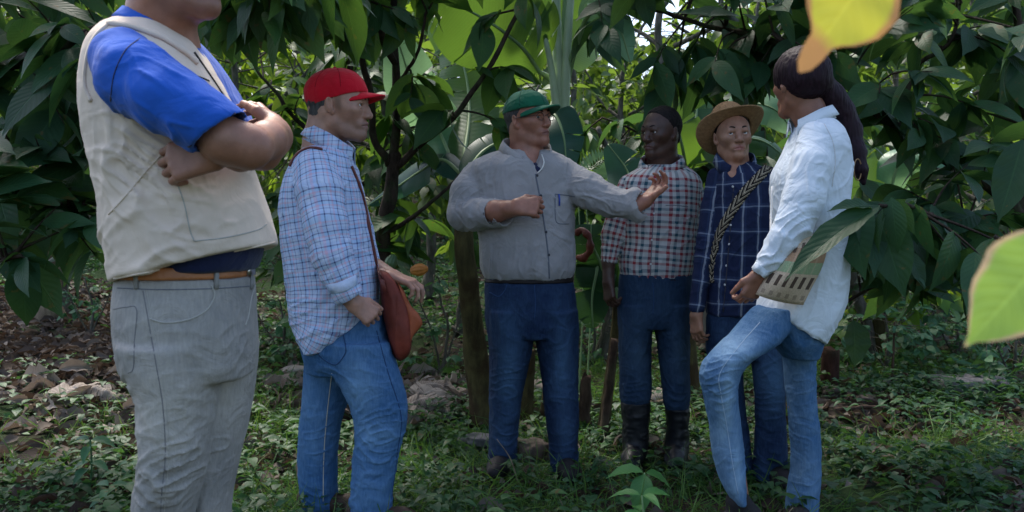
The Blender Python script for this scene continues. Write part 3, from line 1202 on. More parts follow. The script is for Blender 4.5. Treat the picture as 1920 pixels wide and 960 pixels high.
def pillow(fig, outline, dy, thick, bulge, rings=8, n=72):
    """a soft flat bag with this outline: two bulging faces joined at a rounded edge"""
    o = np.array(outline + [outline[0]], float)
    o = spline(np.column_stack([o, np.zeros(len(o))]), n + 1)[:-1, :2]
    c = o.mean(0)
    V, F = [], []
    for side in (-1, 1):
        for k in range(rings + 1):
            q = k / rings
            s_ = math.cos(q * math.pi / 2) if k < rings else 0
            e = math.sin(q * math.pi / 2)
            d = dy + side * (thick * min(1, e * 2.2) + bulge * e)
            for p in o:
                x = c + (p - c) * s_
                V.append(fig.pt(x[0], x[1], d))
    m = (rings + 1) * n
    for sd_ in (0, 1):
        for k in range(rings):
            for i in range(n):
                j = (i + 1) % n
                a, b, c_, d_ = sd_ * m + k * n + i, sd_ * m + k * n + j, sd_ * m + (k + 1) * n + j, sd_ * m + (k + 1) * n + i
                F.append((a, b, c_, d_) if sd_ == 0 else (a, d_, c_, b))
    for i in range(n):
        j = (i + 1) % n
        F.append((i, m + i, m + j, j))
    return np.array(V), F


def body_mesh(S, heads, par, mat, h=.0026):
    V, F = S.mesh(h)
    V = relax(V, F, 1, .4)
    me = mk_mesh('body', V, F)
    lip = np.zeros(len(V)); st = np.zeros(len(V))
    for hd, sa in heads:
        a, b = hd.masks(V)
        lip = np.maximum(lip, a); st = np.maximum(st, b * sa)
    fattr(me, 'lip', lip); fattr(me, 'stub', st)
    return link('body', me, mat, par)


def cap_shape(hd, par, mat, brimlen=.075, brimw=.075, up=.0, tilt=0.0, ccut=.028, back=True):
    """a baseball cap on this head: crown mesh with a brim as its part"""
    s, w, R = hd.s, hd.w, hd.R
    S = Shape()
    S.ell(w(-.012, 0, .040 + up), np.array((.108, .085, .089)) * s, R, .01)
    S.ell(w(.03, 0, .050 + up), np.array((.066, .074, .062)) * s, R, .03)
    S.cut(w(.09, 0, ccut + up), R @ nrm((-.12 + tilt, 0, -1)), .004)
    S.ell(w(-.012, 0, .030 + up), np.array((.100, .078, .080)) * s, R, .004, -1)
    if back:
        S.ell(w(-.118, 0, .032 + up), np.array((.03, .034, .022)) * s, R, .004, -1)
    V, F = S.mesh(.0035)
    V = relax(V, F, 1)
    V = V + vnormals(V, F) * (cloth_noise(V, .0024, 12, (1, 1, 1)))[:, None]
    cr = link('cap', mk_mesh('cap', V, F), mat, par)
    V0, F0 = V, F
    # brim: curved plate
    rows = []
    nu, nv = 22, 9
    top, bot = [], []
    for j in range(nv):
        q = j / (nv - 1)
        for i in range(nu):
            t = -1 + 2 * i / (nu - 1)
            y = t * brimw * (1 - .12 * q * 0)
            x0 = .085 - .052 * t * t
            x1 = x0 + brimlen * (1 - abs(t) ** 2.6)
            x = x0 + (x1 - x0) * q
            z = ccut + up + .006 - .030 * t * t - .012 * q + .0
            top.append(w(x, y, z)); bot.append(w(x, y, z - .0055))
    V = np.array(top + bot); n = nu * nv; F = []
    for j in range(nv - 1):
        for i in range(nu - 1):
            a = j * nu + i
            F.append((a, a + 1, a + nu + 1, a + nu)); F.append((n + a, n + a + nu, n + a + nu + 1, n + a + 1))
    for i in range(nu - 1):
        a = (nv - 1) * nu + i
        F.append((a, a + 1, n + a + 1, n + a)); F.append((i, n + i, n + i + 1, i + 1))
    for j in range(nv - 1):
        for i in (0, nu - 1):
            a = j * nu + i
            F.append((a, a + nu, n + a + nu, n + a))
    link('brim', mk_mesh('brim', V, F), mat, cr)
    bv = BVHTree.FromPolygons([tuple(v) for v in V0], [tuple(int(i) for i in f_) for f_ in F0])
    cc = Vector(w(-.012, 0, .045 + up)); seams = []
    for az in (0, 60, 120, 180, 240, 300):
        ln = []
        for el in range(88, 2, -6):
            a_, e_ = math.radians(az), math.radians(el)
            dv = Vector(R @ np.array([math.cos(a_) * math.cos(e_), math.sin(a_) * math.cos(e_), math.sin(e_)]))
            hit = bv.ray_cast(cc + dv * .3, -dv)[0]
            if hit is None or (hit - cc).length < .075 * s: break
            ln.append(np.array(hit) + np.array(dv) * .0002)
        if len(ln) > 3: seams.append(tube(ln, .0011, 4))
    V, F = merge(seams)
    link('cap_seam', mk_mesh('cap_seam', V, F), M['stitch_dark_' + ('red' if mat == M['red_cap'] else 'green')], cr)
    V, F = sphere(w(-.012, 0, .128 + up), .007 * s, 6, 10)
    link('cap_button', mk_mesh('cap_button', V, F), mat, cr)
    return cr
G_PEOPLE = 'people talking in the cacao grove'


def inner(S, pts, r):
    S.chain([(p, r) for p in pts], .03)


# ---- person 1: beige vest over blue polo, arms crossed, left edge --------------------------------
def person_vest():
    f = Fig(1.90)
    par = thing('person', 'person in beige vest over blue polo shirt standing with arms crossed in washed grey jeans', 'person', (*f.pt(350, 900)[:2], 0), G_PEOPLE)
    yb = 0.0
    # body
    S = Shape()
    hd = Head(f.pt(322, -72, -.02), 78, 2, 0, 1.08)
    hd.build(S, fat=1.12)
    S.chain(f.ch([(304, -40, .0, 50), (300, 30, .0, 51), (290, 100, .02, 54)]), .04, flat=((0, 1, 0), 1.1))
    # near arm: upper arm under the sleeve, forearm across the chest
    S.chain(f.ch([(250, 130, -.12, 46), (345, 205, -.20, 40), (420, 262, -.24, 39), (466, 276, -.22, 40)]), .03)
    S.chain(f.ch([(468, 276, -.22, 38), (500, 264, -.12, 34), (514, 246, -.02, 28)]), .02)
    # far forearm comes under the near arm, its fist in front
    S.chain(f.ch([(514, 264, -.02, 32), (494, 288, -.10, 30), (450, 292, -.17, 28), (402, 282, -.205, 24)]), .012)
    hand(S, f.pt(412, 290, -.21), (-.93, -.06, -.16), (-.1, 1, -.25), -1, 1.0, (54, 56, 58, 58), (10, 30), 3)
    # near hand on the far upper arm
    hand(S, f.pt(524, 245, 0.0), (-.55, .75, .42), (-.5, -.4, -.6), 1, 1.0, (22, 25, 28, 30), (10, 10), 3)
    inner(S, [f.pt(300, 100, .04), f.pt(330, 300, .06), f.pt(345, 540, .05)], .09)
    inner(S, [f.pt(330, 560, .02), f.pt(322, 880, -.04), f.pt(296, 1240, -.02)], .022)
    inner(S, [f.pt(400, 560, .10), f.pt(408, 880, .12), f.pt(388, 1230, .12)], .018)
    body_mesh(S, [(hd, .5)], par, SK[1], .0032)
    hd.hair(par, M['hair_black'], front=.045)
    hd.eyes(par); hd.brows(par, M['hair_black'])
    # vest
    S = Shape()
    S.levels(f.rows([(52, 200, 335, .10, .02), (66, 184, 362, .14, .02), (85, 170, 386, .17, .02), (110, 161, 405, .185, .02), (150, 156, 428, .195, .02), (200, 157, 452, .205, .02),
                     (250, 165, 468, .21, .02), (300, 174, 480, .21, .02), (340, 184, 492, .21, .02), (380, 193, 507, .21, .02),
                     (420, 195, 519, .21, .02), (450, 199, 527, .21, .02), (480, 205, 531, .21, .02), (545, 213, 532, .21, .02)]), .02, bone=True, p=2.2)
    S.chain(f.ch([(226, 66, -.05, 22), (275, 70, -.05, 22), (330, 100, -.02, 22)]), .04)
    a, b = f.pt(213, 531, 0), f.pt(530, 454, 0)
    S.cut(a, (b[2] - a[2], 0, -(b[0] - a[0])), .008)
    vest, vb = garment('vest', S, f, M['vest'], par, .0045, [
        (250, 330, -.2, 110, -38, 34, .010), (220, 300, -.2, 80, -62, 30, .008), (260, 480, -.2, 110, 28, 46, .009), (360, 400, -.2, 90, -12, 40, .006),
        (440, 440, -.2, 90, 18, 36, .006), (200, 230, -.1, 60, -75, 26, .005), (330, 330, -.2, 60, 40, 28, .006), (210, 430, -.1, 60, 70, 24, .008), (230, 290, -.2, 90, -25, 40, .010), (300, 420, -.2, 90, -50, 44, .008)], amp=.0028, f=7, uv=True)
    # vest details
    band('hem', vb, [(214, 522), (300, 505), (400, 480), (524, 452)], 3.0, f, M['vest'], vest, 40, .0025)
    band('pocket_seam', vb, [(330, 338), (345, 380), (356, 430), (364, 452)], 2.2, f, M['stitch_light'], vest, 30, .0015)
    band('pocket_seam', vb, [(364, 452), (420, 446), (480, 432), (500, 420)], 2.2, f, M['stitch_light'], vest, 30, .0015)
    band('pocket_flap', vb, [(302, 290), (270, 325), (240, 362), (204, 402)], 3.5, f, M['vest'], vest, 30, .002)
    band('zip', vb, [(364, 98), (400, 150), (425, 188), (440, 205)], 6, f, M['belt_dark'], vest, 30, .002)
    band('collar', vb, [(206, 44), (250, 52), (300, 70), (345, 98), (368, 118)], 15, f, M['vest'], vest, 36, .005, .002)
    band('piping', vb, [(366, 142), (380, 147), (392, 152)], 3, f, M['belt_dark'], vest, 10, .002)
    band('armhole_edge', vb, [(205, 44), (178, 72), (164, 110), (160, 160), (172, 190)], 7, f, M['vest'], vest, 30, .004, .001)
    # polo: sleeves, shoulder, collar, the tail under the vest
    S = Shape()
    S.chain(f.ch([(230, 112, -.15, 58), (256, 146, -.20, 66), (316, 184, -.24, 62), (372, 218, -.255, 55), (404, 240, -.26, 54)]), .03, bone=True)
    S.chain(f.ch([(404, 240, -.25, 53), (446, 268, -.25, 53)]), .02)
    n1 = f.pt(446, 226, -.25) - f.pt(363, 290, -.25)
    ax = nrm((-n1[2], 0, n1[0])); ax = ax if ax[0] > 0 else -ax
    S.cut(f.pt(405, 258, -.25), ax, .006)
    S.cone(f.pt(406, 243, -.25), f.pt(450, 272, -.25), f.m(45), f.m(45), .004, -1)
    sl, sb = garment('sleeve', S, f, M['polo'], par, .0045, [
        (300, 170, -.25, 80, -30, 34, .006), (350, 235, -.25, 70, -18, 26, .007), (240, 190, -.2, 50, -60, 24, .005), (300, 120, -.25, 60, -35, 30, .004)], amp=.005, f=10)
    band('sleeve_hem', sb, [(441, 212), (420, 228), (388, 255), (352, 276)], 3, f, M['navy'], sl, 24, .0008)
    band('shoulder_seam', sb, [(262, 72), (235, 95), (214, 140), (207, 190)], 2.2, f, M['navy'], sl, 24, .0008)
    S = Shape()
    S.levels(f.rows([(62, 250, 372, .12, .06), (100, 300, 412, .15, .08), (150, 340, 444, .16, .10), (200, 360, 474, .16, .12), (236, 380, 490, .15, .12)]), .02)
    garment('far_sleeve', S, f, M['polo'], par, .005, [(455, 170, .0, 50, -50, 26, .005)], uv=False)
    V, F = collar(f.pt(288, 66, .0), (.36, -.05, 1), (1, -.3, 0), f.m(60), f.m(66), .036, .028, 14, 1.5, lean=.008)
    link('polo_collar', mk_mesh('polo_collar', V, F), M['polo'], par)
    S = Shape()
    S.levels(f.rows([(440, 300, 505, .17, .02), (480, 300, 500, .17, .02), (508, 296, 490, .168, .02)]), .02)
    garment('polo_tail', S, f, M['navy'], par, .005, uv=False)
    # jeans
    S = Shape()
    S.levels(f.rows([(517, 222, 480, .165, .02), (540, 220, 482, .17, .02), (570, 217, 486, .18, .02), (610, 218, 489, .185, .02), (645, 224, 490, .18, .02), (680, 226, 487, .17, .02), (705, 240, 480, .155, .02)]), .03, bone=True, p=2.3)
    near = f.rows([(640, 214, 430, .13, -.05), (690, 232, 428, .125, -.05), (720, 248, 424, .12, -.05), (760, 254, 414, .115, -.05), (800, 256, 408, .11, -.05), (850, 257, 400, .105, -.05),
                   (880, 253, 394, .105, -.05), (910, 247, 386, .10, -.04), (960, 241, 372, .10, -.03), (1040, 240, 360, .095, -.02), (1140, 240, 352, .09, -.02), (1260, 240, 350, .09, -.02)])
    far = f.rows([(640, 330, 491, .12, .12), (690, 350, 488, .12, .12), (760, 365, 477, .11, .12), (800, 372, 471, .11, .12), (850, 372, 458, .105, .12), (880, 372, 452, .10, .12),
                  (930, 366, 441, .10, .12), (960, 364, 438, .095, .12), (1040, 360, 432, .09, .12), (1250, 350, 425, .09, .12)])
    S.levels(near, .015, bone=True); S.levels(far, .006, bone=True)
    je, jb = garment('jeans', S, f, M['denim_grey'], par, .0045, [
        (330, 890, -.15, 100, 14, 26, .012), (300, 930, -.15, 80, -12, 22, .010), (270, 860, -.12, 60, 30, 24, .009), (440, 850, .02, 60, 20, 26, .008), (250, 720, -.1, 45, 10, 20, .009),
        (420, 660, -.05, 60, 35, 22, .007), (320, 660, -.15, 80, 6, 30, .004), (330, 780, -.15, 80, -60, 50, .005), (440, 640, -.05, 50, 60, 22, .005), (230, 640, -.1, 50, 60, 26, .005)],
        amp=.004, f=8, fade=[(350, 740, 0, 55, 120, .65), (440, 760, 0, 35, 100, .2), (340, 600, 0, 90, 50, .1), (225, 650, 0, 30, 60, -.15)])
    belt_shape = Shape()
    belt_shape.levels(f.rows([(497, 220, 478, .168, .02), (519, 217, 480, .171, .02)]), .01, rnd=.003, p=2.3)
    V, F = belt_shape.mesh(.004)
    belt = link('belt', mk_mesh('belt', V, F), M['belt_tan'], par)
    for L in ([(268, 545), (278, 600), (292, 680), (305, 760), (310, 850), (303, 930), (300, 990)],):
        band('seam', jb, L, 1.7, f, M['stitch_grey'], je, 60, .0006)
        band('seam', jb, [(u + 7, v) for u, v in L], 1.2, f, M['stitch_light'], je, 60, .0005)
    band('pocket_edge', jb, [(282, 598), (310, 605), (350, 600), (385, 583), (402, 555), (396, 535)], 3, f, M['stitch_light'], je, 40, .002)
    band('pocket_edge', jb, [(478, 535), (471, 560), (466, 590), (460, 610)], 2.4, f, M['stitch_light'], je, 24, .002)
    band('back_pocket', jb, [(212, 580), (236, 576), (256, 580), (252, 640), (250, 690), (240, 700)], 1.7, f, M['stitch_grey'], je, 40, .0008)
    band('waistband_seam', jb, [(220, 540), (300, 543), (400, 541), (476, 536)], 2.0, f, M['stitch'], je, 40, .001)
    bb = BVHTree.FromPolygons([tuple(v) for v in V], [tuple(int(i) for i in q) for q in F])
    for u in (256, 405, 470):
        p0, n0 = stick(bb, [(u, 500), (u, 508), (u, 516)])
        p1, n1 = stick(jb, [(u, 530), (u, 542)])
        if len(p0) and len(p1):
            V2, F2 = strip(np.vstack([p0, p1]), np.vstack([n0, n1]), f.m(9), .003, .002)
            link('belt_loop', mk_mesh('belt_loop', V2, F2), M['denim_grey'], je)
    p0, n0 = stick(bb, [(462, 508), (466, 508), (474, 508)])
    if len(p0) > 2:
        V2, F2 = strip(p0, n0, f.m(17), .004, .002)
        link('buckle', mk_mesh('buckle', V2, F2), M['metal'], belt)
    for u, dy in ((300, -.02), (392, .12)):
        S = Shape(); q = f.pt(u, 1240, dy); shoe(S, (q[0], q[1], .09), (1, -.3), 1.08)
        V, F = S.mesh(.006); link('shoe', mk_mesh('shoe', V, F), M['shoe_brown'], par)


# ---- person 2: red cap, checked shirt, leather bag ------------------------------------------------
def person_red_cap():
    f = Fig(3.22)
    par = thing('person', 'person in red baseball cap and blue checked shirt with one hand in jeans pocket', 'person', (*f.pt(650, 900)[:2], 0), G_PEOPLE)
    S = Shape()
    hd = Head(f.pt(634, 200, -.01), 84, 0, 0, 1.08)
    hd.build(S)
    S.chain(f.ch([(612, 218, 0, 33), (606, 262, .0, 34), (604, 300, .0, 38)]), .03)
    # near arm to the pocket
    S.chain(f.ch([(594, 340, -.17, 30), (618, 470, -.20, 20), (642, 536, -.20, 19), (664, 570, -.20, 15)]), .02)
    hand(S, f.pt(660, 567, -.20), (.80, .12, -.56), (-.3, .9, -.3), 1, .96, (74, 78, 82, 84), (10, 20), 2)
    # far hand on the bag
    S.chain(f.ch([(640, 340, .2, 26), (665, 480, .2, 22), (735, 520, .0, 15)]), .02)
    hand(S, f.pt(728, 515, -.03), (1, -.1, -.32), (-.1, .1, -1), 1, 1.05, (30, 34, 38, 42), (40, 20), 8)
    inner(S, [f.pt(606, 300), f.pt(610, 450), f.pt(630, 620)], .08)
    inner(S, [f.pt(610, 650, .06), f.pt(600, 800, .06), f.pt(600, 950, .06)], .04)
    inner(S, [f.pt(680, 650, -.06), f.pt(710, 790, -.06), f.pt(695, 950, -.06)], .04)
    body_mesh(S, [(hd, .9)], par, SK[2])
    hd.hair(par, M['hair_grey'], front=.03, th=.004)
    hd.eyes(par, (0, 0)); hd.brows(par, M['hair_black'])
    cap_shape(hd, par, M['red_cap'], .082, .070, up=.004, ccut=.040, tilt=.42)
    # shirt
    S = Shape()
    S.levels(f.rows([(276, 572, 652, .09, 0), (284, 562, 660, .12, 0), (295, 551, 664, .17, 0), (330, 534, 677, .19, 0), (360, 525, 684, .19, 0), (400, 522, 692, .185, 0), (450, 526, 703, .18, 0),
                     (500, 532, 711, .175, 0), (540, 536, 715, .17, 0), (580, 540, 712, .17, 0), (620, 551, 690, .17, -.0), (645, 562, 650, .16, 0), (658, 570, 620, .14, 0)]), .02, bone=True, p=2.2)
    S.chain(f.ch([(592, 318, -.12, 40), (600, 360, -.17, 44), (610, 420, -.2, 41), (622, 475, -.21, 39), (638, 515, -.21, 34), (650, 548, -.21, 30)]), .012, bone=True)
    S.cut(f.pt(650, 543, -.21), (.32, 0, -1), .006)if False else None
    S.cone(f.pt(646, 538, -.205), f.pt(664, 572, -.205), f.m(24), f.m(24), .004, -1)
    S.chain(f.ch([(640, 330, .15, 34), (670, 440, .17, 30), (690, 500, .12, 26)]), .02, bone=True)
    sh, sb = garment('shirt', S, f, M['plaid_blue'], par, .0048, [
        (625, 495, -.2, 50, 24, 17, .008), (600, 440, -.2, 50, 40, 20, .005), (570, 560, -.1, 60, 10, 22, .007), (580, 610, -.1, 60, 20, 18, .008), (680, 480, -.1, 40, -30, 18, .005),
        (560, 400, -.1, 50, 80, 20, .006), (665, 370, -.1, 40, 70, 18, .005), (640, 600, -.1, 50, 25, 18, .006)], amp=.005, f=11)
    V, F = collar(f.pt(614, 278, 0), (.45, -.05, 1), (1, -.1, 0), f.m(42), f.m(48), .058, .050, 12, 1.2, lean=.006)
    me = mk_mesh('collar', V, F)
    o = link('collar', me, M['plaid_blue'], par)
    set_uv(me, V[[l.vertex_index for l in me.loops]][:, [0, 2]] * 1.0)
    band('cuff', sb, [(616, 541), (640, 538), (668, 524)], 20, f, M['plaid_blue'], sh, 20, .004)
    # jeans
    S = Shape()
    S.levels(f.rows([(575, 560, 722, .13, 0), (600, 552, 724, .14, 0), (640, 560, 732, .15, 0), (670, 568, 742, .145, 0), (700, 574, 750, .12, 0)]), .03, bone=True, p=2.2)
    S.levels(f.rows([(640, 610, 732, .10, -.07), (680, 616, 744, .10, -.07), (700, 622, 752, .10, -.07), (730, 637, 761, .095, -.07), (760, 655, 766, .09, -.07), (790, 662, 766, .085, -.07), (820, 664, 759, .08, -.07),
                     (850, 660, 749, .078, -.07), (900, 656, 742, .075, -.07), (960, 652, 737, .075, -.07), (982, 650, 742, .075, -.07)]), .012, bone=True)
    S.levels(f.rows([(640, 565, 690, .10, .09), (700, 569, 672, .10, .09), (750, 565, 655, .09, .09), (800, 559, 640, .085, .09), (850, 556, 634, .08, .09), (900, 557, 634, .075, .09), (960, 564, 638, .075, .09), (975, 566, 640, .075, .09)]), .006, bone=True)
    je, jb = garment('jeans', S, f, M['denim_mid'], par, .0045, [
        (715, 800, -.15, 60, 12, 15, .012), (700, 850, -.15, 55, -14, 15, .010), (640, 690, -.1, 50, -28, 18, .008), (600, 830, .0, 50, 14, 16, .009), (690, 930, -.1, 50, 8, 16, .009), (600, 920, 0, 50, -10, 16, .009),
        (700, 650, -.1, 40, -20, 16, .006), (640, 740, -.1, 40, -50, 22, .006)], amp=.005, f=10,
        fade=[(690, 720, 0, 30, 60, .55), (715, 800, 0, 40, 30, .45), (590, 800, 0, 30, 80, .2), (690, 900, 0, 30, 60, .2), (600, 670, 0, 30, 40, -.1)])
    band('seam', jb, [(706, 620), (728, 700), (752, 780), (745, 850), (732, 950)], 2, f, M['stitch_blue'], je, 50, .0012)
    band('seam', jb, [(622, 700), (612, 790), (607, 860), (606, 940)], 2, f, M['stitch_light'], je, 40, .001)
    band('back_pocket', jb, [(640, 612), (648, 650), (646, 665), (628, 684), (600, 668), (596, 650)], 2, f, M['stitch_blue'], je, 40, .0015)
    for u, v, dy in ((694, 970, -.07), (602, 965, .09)):
        S = Shape(); q = f.pt(u, v, dy); shoe(S, (q[0], q[1], .09), (1, -.25))
        V, F = S.mesh(.006); link('shoe', mk_mesh('shoe', V, F), M['shoe_brown'], par)
    # bag: worn on a long strap
    bag = thing('shoulder_bag', 'red-brown leather shoulder bag hanging at the hip of the person in the red cap', 'bag', f.pt(750, 660, -.05))
    V, F = pillow(f, [(713, 506), (728, 510), (740, 524), (751, 543), (760, 562), (766, 585), (770, 610), (772, 640), (767, 664), (753, 677), (742, 672), (734, 655), (726, 625), (718, 590), (713, 550)], -.04, .035, .03)
    V = V + np.stack([fbm(V * 22 + 9, 2) * .0, fbm(V * np.array((40, 8, 8)) + 3, 2), fbm(V * 22, 2) * .0], 1) * .007
    po = link('pouch', mk_mesh('pouch', V, F), M['bag_leather'], bag)
    V, F = pillow(f, [(745, 528), (757, 544), (770, 572), (784, 588), (792, 605), (786, 617), (775, 630), (769, 642), (763, 604), (753, 566)], -.055, .012, .012)
    V = V + np.stack([V[:, 0] * 0, fbm(V * np.array((40, 8, 14)) + 3, 2), V[:, 0] * 0], 1) * .006
    link('flap', mk_mesh('flap', V, F), M['bag_flap'], bag)
    V, F = tube(spline([f.pt(u, v, -.085) for u, v in ((722, 560), (738, 566), (754, 562))], 10), .0022, 5)
    link('seam', mk_mesh('seam', V, F), M['strap_leather'], po)
    pts, nor = stick(sb, [(658, 312), (672, 345), (684, 385), (692, 430), (700, 470), (706, 500)], 30)
    pts2 = np.vstack([pts, [f.pt(714, 520, -.12), f.pt(722, 548, -.12)]]); nor2 = np.vstack([nor, [(0.1, -1, 0), (0.1, -1, 0)]])
    V, F = strip(pts2, nor2, f.m(9), .003, .003, 44)
    link('strap', mk_mesh('strap', V, F), M['strap_leather'], bag)
    pts, nor = stick(sb, [(544, 312), (552, 296), (566, 283), (584, 278), (604, 281)], 24)
    V, F = strip(pts, nor, f.m(8), .003, .003)
    link('strap', mk_mesh('strap', V, F), M['strap_leather'], bag)


# ---- person 3: green cap, grey shirt, arms out ----------------------------------------------------
def person_green_cap():
    f = Fig(3.95)
    par = thing('person', 'person in green cap and grey shirt gesturing with both arms', 'person', (*f.pt(1000, 880)[:2], 0), G_PEOPLE)
    S = Shape()
    hd = Head(f.pt(990, 226, .0), 46, 4, 4, 1.07)
    hd.build(S)
    S.chain(f.ch([(984, 248, .02, 29), (986, 290, .03, 29), (985, 330, .04, 32)]), .03)
    S.chain(f.ch([(890, 340, 0, 14), (880, 400, -.05, 19), (930, 396, -.20, 20), (972, 390, -.26, 15)]), .02)
    hand(S, f.pt(962, 389, -.265), (1, -.2, .03), (.0, 1, -.35), 1, 1.12, (84, 86, 88, 90), (15, 40), 1)
    S.chain(f.ch([(1064, 335, 0, 14), (1135, 380, -.12, 19), (1180, 388, -.18, 18), (1208, 378, -.2, 14)]), .02)
    hand(S, f.pt(1205, 380, -.20), (.70, .1, .66), (-.62, -.45, .6), 1, 1.06, (30, 36, 44, 52), (44, 10), 3)
    S.chain(f.ch([(990, 300, .0, 30), (998, 330, -.07, 22)]), .03)
    inner(S, [f.pt(988, 330, .03), f.pt(990, 430, .03), f.pt(992, 560, .03)], .09)
    inner(S, [f.pt(950, 580), f.pt(946, 700), f.pt(944, 855)], .05)
    inner(S, [f.pt(1040, 580), f.pt(1050, 700), f.pt(1056, 870)], .05)
    body_mesh(S, [(hd, .25)], par, SK[3])
    hd.hair(par, M['hair_grey'], front=.035, th=.004)
    hd.eyes(par, (-.2, 0)); hd.brows(par, M['hair_black'])
    cap_shape(hd, par, M['green_cap'], .092, .082, up=.002, ccut=.043, tilt=.16)
    # spectacles
    gl = None
    V, F = [], []
    parts = []
    for q in (-1, 1):
        ring = [hd.w(.107 - .006 * abs(math.cos(t)), q * (.032 + .021 * math.cos(t)), .0 + .0165 * math.sin(t)) for t in np.linspace(0, 2 * math.pi, 20)]
        parts.append(tube(ring, .0016, 5, False))
        parts.append(tube([hd.w(.100, q * .053, .006), hd.w(.05, q * .079, .006), hd.w(.0, q * .083, .008)], .0015, 5))
    parts.append(tube([hd.w(.110, -.011, .004), hd.w(.113, 0, .007), hd.w(.110, .011, .004)], .0015, 5))
    V, F = merge(parts)
    link('spectacles', mk_mesh('spectacles', V, F), M['glass_frame'], par)
    # shirt
    S = Shape()
    S.levels(f.rows([(281, 940, 1034, .07, .03), (288, 914, 1054, .10, .02), (298, 892, 1070, .12, .01), (312, 878, 1082, .135, 0), (326, 876, 1084, .14, 0), (350, 880, 1082, .15, 0), (400, 890, 1079, .16, 0), (440, 896, 1078, .165, 0),
                     (480, 897, 1080, .17, 0), (503, 900, 1080, .17, 0), (515, 904, 1077, .162, 0), (524, 911, 1071, .15, 0)]), .02, bone=True, p=2.3)
    S.chain(f.ch([(894, 328, 0, 27), (877, 362, -.03, 32), (870, 402, -.06, 31)]), .014, bone=True)
    S.chain(f.ch([(871, 402, -.06, 31), (895, 402, -.12, 29), (938, 400, -.20, 27)]), .014, bone=True)
    S.cone(f.pt(928, 400, -.195), f.pt(975, 396, -.26), f.m(22), f.m(22), .004, -1)
    S.chain(f.ch([(1060, 330, 0, 30), (1100, 356, -.07, 34), (1145, 378, -.13, 28), (1188, 386, -.185, 25)]), .014, bone=True)
    # wide hanging cuff
    S.chain(f.ch([(1190, 368, -.19, 17), (1197, 402, -.19, 16)]), .012)
    S.cone(f.pt(1196, 384, -.19), f.pt(1225, 376, -.22), f.m(20), f.m(20), .004, -1)
    S.chain(f.ch([(1000, 280, -.12, 17), (1004, 300, -.15, 11), (1007, 322, -.17, 3)]), .004, -1, flat=((0, 1, 0), 2.5))
    sh, sb = garment('shirt', S, f, M['grey_shirt'], par, .0048, [
        (880, 380, -.1, 34, 55, 14, .010), (895, 410, -.1, 40, -20, 13, .008), (1110, 370, -.15, 45, -25, 14, .009), (1150, 390, -.15, 35, -10, 12, .007), (930, 330, -.1, 50, 78, 18, .005),
        (940, 490, -.1, 50, 80, 18, .007), (1050, 490, -.1, 40, -70, 16, .007), (1060, 430, -.1, 40, -40, 16, .006), (990, 510, -.1, 60, 88, 16, .005), (1020, 350, -.1, 50, -70, 18, .004)], amp=.006, f=10)
    V, F = collar(f.pt(986, 287, .0), (.10, -.32, 1), (.35, -1, 0), f.m(45), f.m(47), .046, .044, 26, 1.8, lean=.014)
    link('collar', mk_mesh('collar', V, F), M['grey_shirt'], par)
    band('undershirt', sb, [(1000, 300), (1006, 312), (1012, 322)], 9, f, M['navy'], par, 10, .002)
    V, F = tube(spline([f.pt(1016, 290, -.10), f.pt(1020, 304, -.14), f.pt(1016, 316, -.15), f.pt(1008, 324, -.155)], 10), .003, 6)
    link('neck_cord', mk_mesh('neck_cord', V, F), M['cord'], par)
    band('placket', sb, [(1004, 326), (1014, 380), (1022, 430), (1028, 480), (1030, 522)], 3, f, M['stitch'], sh, 40, .0015)
    for q in ((1007, 329), (1014, 367), (1024, 435), (1029, 478)):
        dot('button', sb, q, 2.8, f, M['button'], sh)
    band('pocket', sb, [(1041, 364), (1060, 366), (1078, 369)], 2, f, M['stitch'], sh, 14, .0012)
    band('pocket', sb, [(1041, 364), (1041, 400), (1045, 418), (1066, 420)], 1.6, f, M['stitch'], sh, 14, .0012)
    p, n = stick(sb, [(1047, 364), (1048, 374), (1048, 386)])
    V, F = tube(p + n * .005, .004, 6)
    pen = link('pen', mk_mesh('pen', V, F), M['pen'])
    tag(pen, 'blue pen clipped in the chest pocket of the grey shirt', 'pen')
    # jeans and belt
    S = Shape()
    S.levels(f.rows([(518, 909, 1075, .14, 0), (545, 906, 1079, .15, 0), (580, 908, 1082, .155, 0), (610, 911, 1084, .15, 0), (632, 914, 1086, .13, 0)]), .025, bone=True, p=2.3)
    S.levels(f.rows([(580, 909, 1003, .152, .0), (632, 913, 1003, .142, 0), (662, 915, 999, .125, 0), (700, 917, 989, .108, 0), (740, 916, 980, .095, .0), (790, 916, 974, .09, 0), (840, 916, 972, .085, 0), (866, 912, 973, .085, 0)]), .010, bone=True)
    S.levels(f.rows([(580, 1000, 1084, .152, .0), (632, 1002, 1086, .142, 0), (662, 1007, 1086, .125, 0), (700, 1012, 1086, .108, -.01), (750, 1018, 1086, .095, -.03), (800, 1024, 1086, .09, -.04), (850, 1030, 1086, .085, -.04), (888, 1030, 1087, .085, -.04)]), .010, bone=True)
    je, jb = garment('jeans', S, f, M['denim_dark'], par, .0048, [
        (945, 720, -.1, 45, 15, 14, .010), (940, 820, -.1, 45, -14, 13, .011), (1055, 740, -.1, 45, -12, 14, .009), (1058, 850, -.1, 45, 12, 13, .011), (1000, 620, -.1, 45, 50, 16, .007), (960, 600, -.1, 45, -40, 16, .006), (1050, 620, -.1, 40, 60, 16, .006)],
        amp=.006, f=9, fade=[(955, 690, 0, 20, 60, .95), (1052, 680, 0, 18, 60, .85), (950, 600, 0, 25, 40, .4), (1050, 590, 0, 25, 40, .3), (945, 800, 0, 15, 40, .3), (1058, 800, 0, 15, 40, .3)])
    B = Shape(); B.levels(f.rows([(514, 911, 1074, .140, 0), (529, 907, 1077, .150, 0)]), .01, p=2.3, rnd=.003)
